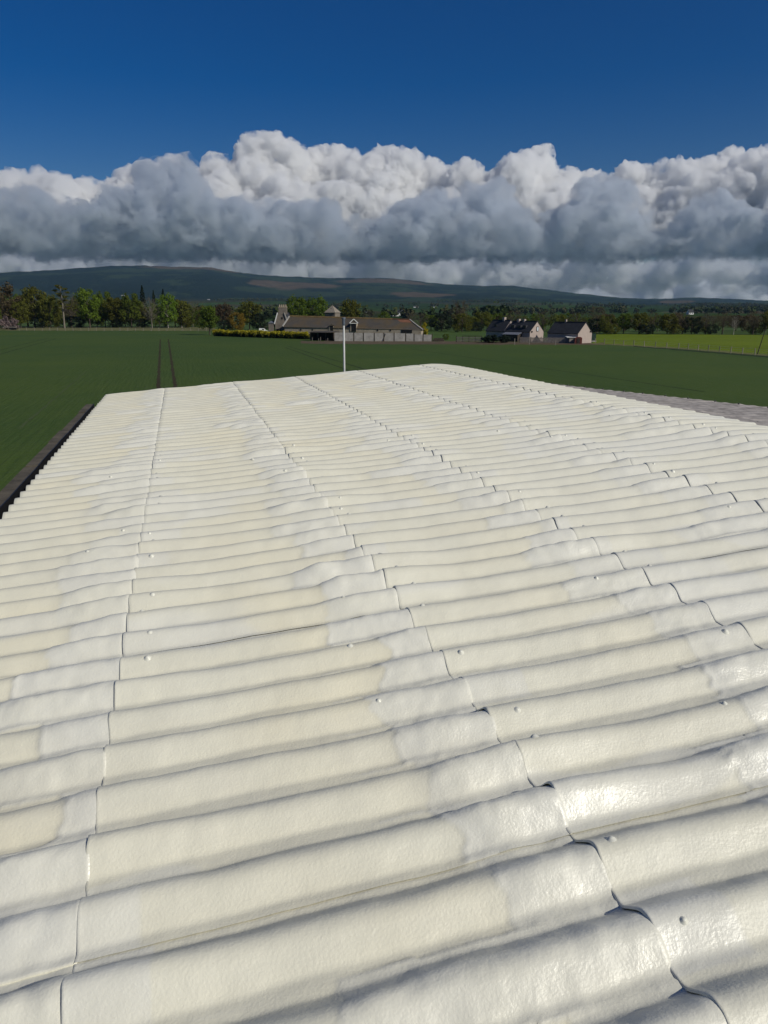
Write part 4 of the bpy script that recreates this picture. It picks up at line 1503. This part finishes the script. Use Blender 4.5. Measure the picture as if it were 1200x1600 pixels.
# free-standing posts in the field margin
for (x, y, h, lab) in ((804, 538.6, 1.3, 'leftmost of the three lone pale posts in front of the cottages'), (827, 539, 1.25, 'middle of the three lone pale posts in front of the cottages'), (868, 539.2, 1.0, 'rightmost of the three lone pale posts, nearest the barn')):
    o = box('fence_post', spot(x, y), (0.13, 0.13, h), M_GREYTIMBER)
    tag(o, lab, 'post', 'lone posts in front of the cottages')

# the concrete panel wall before the steading
a = spot(521.5, 533.0); b_ = spot(676, 533.4)
d = b_ - a
pw = link('panel_wall', None, None, None, a); pw.rotation_euler = (0, 0, math.atan2(d.y, d.x))
tag(pw, 'long pale concrete panel wall with dark posts in front of the steading', 'wall')
xs = [522, 537, 553, 568, 585, 600, 616, 634, 647, 661, 675]
kx = d.length / (676 - 521.5)
q = random.Random(3)
for k in range(len(xs) - 1):
    x0, x1 = (xs[k] - 521.5) * kx, (xs[k + 1] - 521.5) * kx
    box('panel', ((x0 + x1) / 2, q.uniform(-0.03, 0.03), 0), (x1 - x0 - 0.26, 0.12, 2.0 - 0.012 * k * 2 + q.uniform(-0.06, 0.06) - (0.25 if k > 7 else 0)), M_CONC, pw)
    box('post', (x1, 0.12, 0), (0.22, 0.2, 2.0 - (0.2 if k > 6 else 0)), M_TIMBER, pw)
V, F = tubes([((11.9, -0.25, 0), (12.5, -0.12, 1.75), 0.07, 0.06)], 6)
pmesh('prop', V, [tuple(f) for f in F], M_TIMBER, pw)

# open-fronted cart shed left of the panel wall
a = spot(484, 532.2); b_ = spot(521, 532.8); d = b_ - a
cs = link('cart_shed', None, None, None, a); cs.rotation_euler = (0, 0, math.atan2(d.y, d.x)); tag(cs, 'low dark open-fronted cart shed between the yellow hedge and panel wall', 'shed')
Lc = d.length
box('back_wall', (Lc / 2, 3.4, 0), (Lc, 0.2, 1.95), M_DARK, cs)  # near-black colour paints in the shade inside the open shed
for x in (0.1, Lc - 0.1):
    box('side_wall', (x, 1.75, 0), (0.2, 3.1, 1.9), M_TIMBER, cs)
for x in (Lc * 0.33, Lc * 0.66):
    box('post', (x, 0.3, 0), (0.16, 0.16, 1.9), M_TIMBER, cs)
pmesh('roof', [(-0.2, -0.2, 1.93), (Lc + 0.1, -0.2, 1.93), (Lc + 0.1, 3.6, 2.2), (-0.2, 3.6, 2.2), (-0.2, -0.2, 2.03), (Lc + 0.1, -0.2, 2.03), (Lc + 0.1, 3.6, 2.3), (-0.2, 3.6, 2.3)], [(0, 3, 2, 1), (4, 5, 6, 7), (0, 1, 5, 4), (1, 2, 6, 5), (2, 3, 7, 6), (3, 0, 4, 7)], M_SLATE, cs)
for x, h in ((Lc * 0.15, 0.8), (Lc * 0.42, 0.6), (Lc * 0.5, 0.95), (Lc * 0.8, 0.7)):
    box('stake', (x, -0.5, 0), (0.09, 0.09, h), M_GREYTIMBER, cs)

# the long steading
YL, YR = 209.0, 200.0
def P3(px, py, Y):
    v = at_y(px, py, Y); return (v.x, v.y, v.z)
st = link('farm_steading', None, None, None, (0, 0, 0))
tag(st, 'long low stone steading with a mossy brown slate roof and two dormers', 'building')
eL, eR = Vector(P3(441.5, 510.5, YL)), Vector(P3(660, 515.3, YR))
rL, rR = Vector(P3(452.5, 494, YL + 4.0)), Vector(P3(640, 499.5, YR + 4.6))
back = Vector((1.0, 9.0, 0))
bL, bR = eL + back, eR + back
wall_in = Vector((0.03, 0.28, 0))
A, B = eL + Vector((0.5, 0.10, 0)), eR + Vector((-0.35, 0.10, 0))
C_, D_ = bR + Vector((-0.35, -0.28, 0)), bL + Vector((0.5, -0.28, 0))
V = []
for p in (A, B, C_, D_):
    V += [(p.x, p.y, -0.05), (p.x, p.y, p.z + 0.1)]
apex = (rL.x + 0.25, rL.y, rL.z - 0.15)
V.append(apex)
pmesh('wall', V, [(0, 2, 3, 1), (2, 4, 5, 3), (4, 6, 7, 5), (6, 0, 1, 8, 7)], M_STONE, st)
dn = Vector((0, 0, -0.12))
V = [eL, eR, rR, rL, bR, bL]
V = [tuple(p) for p in V] + [tuple(p + dn) for p in V]
roof = pmesh('roof', V, [(0, 1, 2, 3), (2, 1, 4), (3, 2, 4, 5), (6, 9, 8, 7), (8, 10, 7), (9, 11, 10, 8), (0, 6, 7, 1), (1, 7, 10, 4), (4, 10, 11, 5), (5, 11, 9, 3), (3, 9, 6, 0)], M_SLATE, st)
def bar(name, a, b_, w, h, m, parent):
    a, b_ = Vector(a), Vector(b_)
    d = (b_ - a).normalized(); s = d.cross(Vector((0, 0, 1))).normalized() * w / 2; u = s.cross(d).normalized() * h / 2
    if u.z < 0: u = -u
    V = [a - s - u, a + s - u, a + s + u, a - s + u, b_ - s - u, b_ + s - u, b_ + s + u, b_ - s + u]
    return pmesh(name, V, [(0, 3, 2, 1), (4, 5, 6, 7), (0, 1, 5, 4), (1, 2, 6, 5), (2, 3, 7, 6), (3, 0, 4, 7)], m, parent)
up = Vector((0, 0, 0.08))
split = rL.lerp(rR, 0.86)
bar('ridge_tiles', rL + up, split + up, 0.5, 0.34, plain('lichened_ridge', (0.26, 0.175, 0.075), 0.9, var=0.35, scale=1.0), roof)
bar('ridge_tiles', split + up + (rR - rL).normalized() * 0.02, rR + up, 0.42, 0.24, M_TILE, roof)
bar('hip_tiles', rR + up, eR + up, 0.3, 0.16, M_CONC, roof)
bar('skew_stone', rL + up, eL + up, 0.36, 0.22, M_CONC, roof)
# new red tiles near the hip
f0, f1 = rL.lerp(rR, 0.90), rR
g0, g1 = f0.lerp(eL.lerp(eR, 0.90), 0.30), f1.lerp(eL.lerp(eR, 0.955), 0.30)
lift = Vector((0, -0.02, 0.03))
pmesh('tile_patch', [f0 + lift, f1 + lift, g1 + lift, g0 + lift], [(0, 3, 2, 1)], M_TILE, roof)
# openings
def on_front(t, z):
    p = A.lerp(B, t); return Vector((p.x, p.y, z))
fd = (B - A).normalized(); frz = math.atan2(fd.y, fd.x)
def t_of(px):
    best = min(range(1001), key=lambda k: abs((lambda p: 600 + 1155 * (p.x / (p.y * math.cos(PITCH) - (p.z - CAM_H) * math.sin(PITCH))))(on_front(k / 1000, 2.2)) - px))
    return best / 1000
def dormer(px, w, z0, z1, zg, trim):
    p = on_front(t_of(px), 0)
    o_ = box('dormer', (p.x, p.y - 0.02 + 0.55, z0), (w, 1.3, z1 - z0), M_STONE, roof, frz)
    pmesh('dormer_roof', [(p.x - w * 0.62, p.y - 0.30, z1 - 0.05), (p.x + w * 0.62, p.y - 0.30, z1 - 0.05), (p.x, p.y - 0.30, zg), (p.x - w * 0.62, p.y + 2.2, z1 - 0.05), (p.x + w * 0.62, p.y + 2.2, z1 - 0.05), (p.x, p.y + 2.2, zg)], [(0, 1, 2), (0, 3, 4, 1), (1, 4, 5, 2), (2, 5, 3, 0), (3, 5, 4)], M_SLATE, o_)
    box('opening', (p.x, p.y - 0.14, z0 + 0.05), (w * 0.74, 0.06, z1 - z0 - 0.12), M_DARK, o_, frz)
    if trim:
        bar('bargeboard', (p.x - w * 0.66, p.y - 0.36, z1 - 0.08), (p.x, p.y - 0.36, zg + 0.06), 0.08, 0.22, M_WHITE, o_)
        bar('bargeboard', (p.x + w * 0.66, p.y - 0.36, z1 - 0.08), (p.x, p.y - 0.36, zg + 0.06), 0.08, 0.22, M_WHITE, o_)
        bar('lintel', (p.x - w * 0.55, p.y - 0.36, z1 - 0.12), (p.x + w * 0.55, p.y - 0.36, z1 - 0.12), 0.08, 0.14, M_WHITE, o_)
    return o_
dormer(518.3, 1.2, 1.9, 3.25, 3.8, False)
dormer(553, 1.75, 1.7, 3.95, 4.9, True)
p = on_front(t_of(635.5), 0)
box('opening', (p.x, p.y - 0.03, 1.45), (2.9, 0.12, 0.85), M_DARK, st, frz)
for px in (470, 488, 590, 610):
    p = on_front(t_of(px), 0)
    box('slit_window', (p.x, p.y - 0.02, 1.85), (0.35, 0.1, 0.5), M_DARK, st, frz)

# tall chimney house at the left end
Yt = 216.0
pb = P3(440, 517, Yt)
th = link('chimney_house', None, None, None, (pb[0], pb[1], 0)); tag(th, 'tall narrow stone gable house with a wide chimney, left of the steading', 'building')
sc = Yt / 1155.0 / math.cos(PITCH) * 1.0
def Z(py): return at_y(440, py, Yt).z
hw = 1.75
zE, zA = Z(506), Z(490)
V = [(-hw, 0, 0), (hw, 0, 0), (hw, 0, zE), (0.9, 0, zA), (-0.9, 0, zA), (-hw, 0, zE)]
V = V + [(a_ + 0.6, 6.0, z_) for a_, _, z_ in V]
pmesh('wall', V, [(0, 1, 2, 3, 4, 5), (6, 11, 10, 9, 8, 7), (0, 6, 7, 1), (1, 7, 8, 2), (5, 11, 6, 0), (3, 9, 10, 4)], M_STONE2, th)
for s in (-1, 1):
    V = [(s * (hw + 0.25), -0.05, zE - 0.3), (s * 0.8, -0.05, zA + 0.12), (s * 0.8 + 0.6, 6.1, zA + 0.12), (s * (hw + 0.25) + 0.6, 6.1, zE - 0.3)]
    V = [Vector(v) for v in V] + [Vector(v) + Vector((0, 0, 0.18)) for v in V]
    r_ = pmesh('roof', V, [(0, 1, 2, 3), (7, 6, 5, 4), (0, 4, 5, 1), (1, 5, 6, 2), (2, 6, 7, 3), (3, 7, 4, 0)], M_SLATE2, th)
    bar('skew_stone', (s * (hw + 0.2), -0.12, zE - 0.05), (s * 0.95, -0.12, zA + 0.25), 0.34, 0.26, M_WHITE if s < 0 else M_CONC, r_)
stk = box('chimney', (0.45, 0.75, zA - 0.2), (2.3, 1.3, Z(480.5) - zA + 0.2), M_STONE2, th)
box('chimney_cap', (0.45, 0.75, Z(480.5)), (2.5, 1.5, 0.16), M_STONE, stk)
for k in range(4):
    V, F = tubes([((-0.42 + 0.58 * k, 0.75, Z(480.5) + 0.16), (-0.42 + 0.58 * k, 0.75, Z(475.8)), 0.19, 0.15)], 8)
    pmesh('chimney_pot', V, [tuple(f) for f in F], M_STONE, stk)
box('window', (0.25, -0.03, Z(499)), (0.42, 0.08, 0.6), M_DARK, th)
box('door', (-0.75, -0.1, 0), (1.1, 0.14, 2.1), M_DARK, th)
wl = box('side_wing', (-2.9, 0.6, 0), (1.35, 2.4, Z(505)), M_STONE2, th)
V = [(-3.75, -0.75, Z(505)), (-2.1, -0.75, Z(505)), (-2.9, -0.75, Z(501.5)), (-3.75, 2.0, Z(505)), (-2.1, 2.0, Z(505)), (-2.9, 2.0, Z(501.5))]
pmesh('wing_roof', V, [(0, 1, 2), (0, 3, 4, 1), (1, 4, 5, 2), (2, 5, 3, 0), (3, 5, 4)], M_LEAD, wl)

# dovecote with a pyramid roof
Yd = 240.0
pb = P3(519.5, 490, Yd)
dv = link('dovecote', None, None, None, (pb[0], pb[1], 0)); dv.rotation_euler = (0, 0, R(-24)); tag(dv, 'small stone dovecote with a pyramid roof rising behind the steading', 'building')
zE, zA = at_y(519, 488, Yd).z, at_y(519, 477.3, Yd).z
box('wall', (0, 0, 0), (3.5, 3.5, zE + 0.02), M_STONE2, dv)
h_ = 2.0
roof = pmesh('roof', [(-h_, -h_, zE - 0.08), (h_, -h_, zE - 0.08), (h_, h_, zE - 0.08), (-h_, h_, zE - 0.08), (-0.12, 0, zA), (0.12, 0, zA)], [(0, 1, 5, 4), (1, 2, 5), (2, 3, 4, 5), (3, 0, 4), (0, 3, 2, 1)], M_STSLATE, dv)
d_ = box('vent', (0.0, -0.62, zA - 1.25), (0.5, 0.5, 0.42), M_DARK, roof)

# yellow hedge
a = spot(335, 525.0); b_ = spot(483, 530.0)
hd = link('hedge', None, None, None, a); d = b_ - a
hd.rotation_euler = (0, 0, math.atan2(d.y, d.x)); tag(hd, 'long low yellow flowering hedge left of the steading', 'hedge')
rs = np.random.RandomState(9)
n = 150
L = d.length
cx = np.linspace(0.4, L - 0.4, n) + rs.randn(n) * 0.2
hh = 1.75 + 0.12 * np.sin(cx * 0.7) + 0.10 * rs.randn(n)
def hedge_part(name, zc, zr, leafm, per, size, seed):
    r2 = np.random.RandomState(seed)
    cen = np.stack([cx, rs.randn(n) * 0.35, hh * zc + r2.randn(n) * 0.08], 1)
    V, F = leaves(cen, np.full(n, zr), per, size, r2, flat=0.9, shell=0.5)
    return link(name, np_mesh(name, V, F, smooth=False), leafm, hd)
hedge_part('blossom', 0.70, 0.55, M_LEAF['yellow'], 130, 0.24, 1)
hedge_part('foliage', 0.40, 0.55, M_LEAF['olive'], 70, 0.28, 2)
hedge_part('foliage', 0.14, 0.40, M_LEAF['dark'], 40, 0.28, 3)  # darkest leaves paint in the hedge's unlit foot

# white vehicle behind the hedge
p = spot(412, 520.5)
vh = link('parked_van', None, None, None, p); vh.rotation_euler = (0, 0, R(8)); vh.scale = (0.72, 0.85, 0.80); tag(vh, 'white vehicle mostly hidden behind the yellow hedge', 'van')
side = [(-2.0, 0.35), (2.0, 0.35), (2.05, 0.95), (1.1, 1.12), (0.35, 1.85), (-1.9, 1.95), (-2.05, 1.2)]
n = len(side)
V = [(x, -0.85, z) for x, z in side] + [(x, 0.85, z) for x, z in side]
pmesh('body', V, [tuple(range(n)), tuple(range(2 * n - 1, n - 1, -1))] + [(q, n + q, n + (q + 1) % n, (q + 1) % n) for q in range(n)], M_WHITE, vh)
for x in (-1.3, 1.3):
    for y in (-0.8, 0.8):
        V, F = tubes([((x, y - 0.1, 0.32), (x, y + 0.1, 0.32), 0.32, 0.32)], 14)
        V = np.vstack([V, [(x, y - 0.1, 0.32), (x, y + 0.1, 0.32)]])
        F = [tuple(f) for f in F] + [(28, (q + 1) % 14, q) for q in range(14)] + [(29, 14 + q, 14 + (q + 1) % 14) for q in range(14)]
        pmesh('wheel', V, F, M_BLACK, vh)
box('side_window', (-0.2, -0.87, 1.25), (0.9, 0.03, 0.42), M_DGLASS, vh)
# flat trailer at the far left
p = spot(16, 515.5)
tl = link('flat_trailer', None, None, None, p); tl.rotation_euler = (0, 0, R(4)); tag(tl, 'dark flat farm trailer at the field edge on the far left', 'trailer')
box('bed', (0, 0, 0.95), (4.4, 2.0, 0.2), M_GREYTIMBER, tl)
box('chassis', (0, 0, 0.72), (4.0, 0.9, 0.22), M_TIMBER, tl)
bar('drawbar', (-2.0, 0, 0.82), (-3.4, 0, 0.5), 0.14, 0.14, M_TIMBER, tl)
for x in (0.7, 1.7):
    for y in (-0.85, 0.85):
        V, F = tubes([((x, y - 0.13, 0.42), (x, y + 0.13, 0.42), 0.42, 0.42)], 14)
        V = np.vstack([V, [(x, y - 0.13, 0.42), (x, y + 0.13, 0.42)]])
        F = [tuple(f) for f in F] + [(28, (q + 1) % 14, q) for q in range(14)] + [(29, 14 + q, 14 + (q + 1) % 14) for q in range(14)]
        pmesh('wheel', V, F, M_BLACK, tl)

# wire fences
def wire_fence(label, pts, every, h, m, wires=(0.35, 0.7, 1.0), name='wire_fence'):
    pts = [Vector(p) for p in pts]
    o = link(name, None, None, None, pts[0]); tag(o, label, 'fence')
    org = pts[0]
    q = random.Random(len(pts) + int(every * 10))
    me = None; ends = []
    for k in range(len(pts) - 1):
        d = pts[k + 1] - pts[k]
        n_ = max(1, int(d.length / every))
        for s in range(n_):
            p = pts[k] + d * (s / n_) - org
            if me is None:
                b0 = box('post', (0, 0, 0), (0.11, 0.11, h), m, o); me = b0.data; b0.location = p
            else:
                c_ = link('post', me, None, o, p); c_.rotation_euler = (q.uniform(-.05, .05), q.uniform(-.05, .05), q.random()); c_.scale = (1, 1, q.uniform(0.88, 1.1))
            ends.append(p)
    for z in wires:
        V, F = tubes([(e0 + Vector((0, -0.07, z)), e1 + Vector((0, -0.07, z)), 0.012, 0.012) for e0, e1 in zip(ends[:-1], ends[1:])], 3)
        pmesh('wire', V, [tuple(f) for f in F], M_WIRE, o)
    return o


wire_fence('post and wire fence along the verge below the left wood', [spot(30, 516.8), spot(335, 517.3)], 2.9, 1.15, M_GREYTIMBER)
wire_fence('post and wire fence between the dark crop and the bright pasture', [spot(930, 536.6), spot(1060, 544.8), spot(1200, 556.6), spot(1330, 567.5)], 3.0, 1.1, M_GREYTIMBER)
p = spot(1183, 553.5)
V, F = tubes([((0, 0, -0.2), (0.95, 0, 4.6), 0.09, 0.06)], 8)
o = pmesh('leaning_pole', V, [tuple(f) for f in F], M_TIMBER); o.location = p
tag(o, 'dark leaning pole at the edge of the bright pasture near the right edge', 'pole')

# far white cottages on the slopes
far = [(326, 468.5, 12, 4.5, 'far white cottage above the right end of the left wood'), (371, 482, 9, 4, 'tiny far white cottage between the golden tree and the hills'), (617, 494, 8, 5, 'left of the two far white cottages above the steading roof'),
       (625, 492.5, 8, 6, 'right of the two far white cottages above the steading roof'), (650, 480.5, 14, 4, 'long far white cottage on the green slope'), (680, 481, 9, 6, 'brightest far white cottage on the slope behind the bare bronze tree'),
       (1078, 491.5, 6, 5, 'far white cottage above the right wood'), (192, 462, 16, 4, 'far pale farmhouse above the left wood'), (575, 490, 9, 5, 'far stone cottage left of the two white cottages above the steading')]
for (x, y, w, h, lab) in far:
    p = on_hill(x, y)
    o, r_ = cottage('far_cottage', lab, p - Vector((0, 0, 0.4)), R(8), w, 6.0, h * 0.62, h * 1.25, M_WHITE, M_SLATE2, 0.3, 'far cottages on the slopes')
    for dx in (-0.25, 0.2):
        box('window', (w * dx, -3.02, h * 0.25), (0.9, 0.08, 1.0), M_DGLASS, o)

# ------------------------------------------------------------------ on and by the shed
# pale vent pole beyond the gable
pp = at_y(538, 578, 0.0 + V_END * CA + 1.52 * U * SA + 0.42)
base = Vector((pp.x, pp.y, 0))
topz = at_y(537, 496, pp.y).z
vp = link('vent_pole', None, None, None, base); tag(vp, 'slim pale metal pole with a grey cap rising behind the far gable', 'pole')
V, F = tubes([((0, 0, -0.2), (0, 0, topz - 0.10), 0.0175, 0.0175)], 14)
pmesh('pole', V, [tuple(f) for f in F], plain('pale_grey_metal', (0.62, 0.62, 0.60), 0.35, var=0.08), vp)
M_CAP = plain('grey_blue_plastic', (0.10, 0.12, 0.15), 0.5)
prof_ = [(0.0, topz), (0.034, topz), (0.035, topz - 0.02), (0.025, topz - 0.035), (0.025, topz - 0.085), (0.023, topz - 0.13), (0.018, topz - 0.135)]
n = 16
V = [(r_ * math.cos(2 * math.pi * k / n), r_ * math.sin(2 * math.pi * k / n), z_) for r_, z_ in prof_ for k in range(n)]
F = [(q * n + k, q * n + (k + 1) % n, (q + 1) * n + (k + 1) % n, (q + 1) * n + k) for q in range(len(prof_) - 1) for k in range(n)]
cap = pmesh('cap', V, F, M_CAP, vp)
for k in range(len(cap.data.polygons)):
    cap.data.polygons[k].use_smooth = True

# the grey unpainted roof on the far side, lower than ours
M_FIBRE = plain('weathered_fibre_cement', (0.33, 0.30, 0.275), 0.9, var=0.55, scale=9.0, bump=0.004, bscale=30.0)
low = link('grey_roof', None, None, None, (0, 0, 0)); tag(low, 'lower grey unpainted cement roof running along behind the right edge', 'building')
def edge_u(v_):   # the far edge is not quite parallel to our ridge
    return np.interp(v_, [4.0 * U, 6.7 * U, 11.0 * U], [6.35 * U, 5.85 * U, 4.75 * U])
def low_z(u_, v_, f):
    return CAM_H - 0.97 * U - 0.02 * f - 0.012 * (v_ / U - 8)
bounds = [0.0, 0.46, 1.0]
vb = np.linspace(3.2 * U, 11.0 * U, 9)
for q in range(len(vb) - 1):
    for s in range(2):
        ls = np.linspace(vb[q], vb[q + 1] + 0.02, 70); fs = np.linspace(bounds[s] - (0.02 if s else 0), bounds[s + 1], 14)
        ff, vv = np.meshgrid(fs, ls, indexing='ij')
        ue = edge_u(vv); us_ = 3.9 * U
        uu = us_ + (ue - us_) * ff
        zz = low_z(uu, vv, ff) + 0.0035 * np.cos(2 * np.pi * vv / PITCHW) + (0.030 if s == 0 else 0) + 0.004 * fbm2(uu / 0.3, vv / 0.3, 3, 401) - 0.002 * (q % 2)
        me = grid_mesh('cement_sheet', roof_to_world(uu, vv, zz))
        o = link('cement_sheet', me, M_FIBRE, low)
        o.modifiers.new('thickness', 'SOLIDIFY').thickness = 0.012
        for k in range(3):
            v_ = vb[q] + (k + 0.5 + 0.2 * rb.random()) / 3 * (vb[q + 1] - vb[q]); f_ = 0.92 if s else 0.40
            u_ = us_ + (edge_u(v_) - us_) * f_
            w_ = roof_to_world(np.array(u_), np.array(v_), np.array(low_z(u_, v_, f_) + 0.022))
            c_ = link('bolt', DOME.copy() if (q + s + k) == 0 else BOLT, None, o, Vector(w_.tolist()))
            if (q + s + k) == 0:
                BOLT = c_.data; BOLT.materials.clear(); BOLT.materials.append(M_BLACK)
            c_.scale = (0.8, 0.8, 1.8)
roof_box('wall', 3.93 * U, 4.75 * U - 0.1, 3.2 * U, 11.0 * U - 0.05, 0.0, CAM_H - 1.08 * U, M_BLOCK, low)

# ------------------------------------------------------------------ haze between us and the hills
hz = bpy.data.materials.new('haze_air')
hz.use_nodes = True
t = hz.node_tree
t.nodes.clear()
v = t.nodes.new('ShaderNodeVolumePrincipled')
v.inputs['Color'].default_value = (0.42, 0.66, 0.97, 1)
v.inputs['Density'].default_value = 0.000042
v.inputs['Anisotropy'].default_value = 0.2
t.links.new(v.outputs[0], t.nodes.new('ShaderNodeOutputMaterial').inputs['Volume'])
V = [(x, y, z) for z in (-1.5, 620.0) for (x, y) in ((-9500, -600), (9500, -600), (9500, 8600), (-9500, 8600))]
me = bpy.data.meshes.new('haze')
me.from_pydata(V, [], [(0, 3, 2, 1), (4, 5, 6, 7), (0, 1, 5, 4), (1, 2, 6, 5), (2, 3, 7, 6), (3, 0, 4, 7)])
o = link('haze', me, hz)
tag(o, kind='stuff')
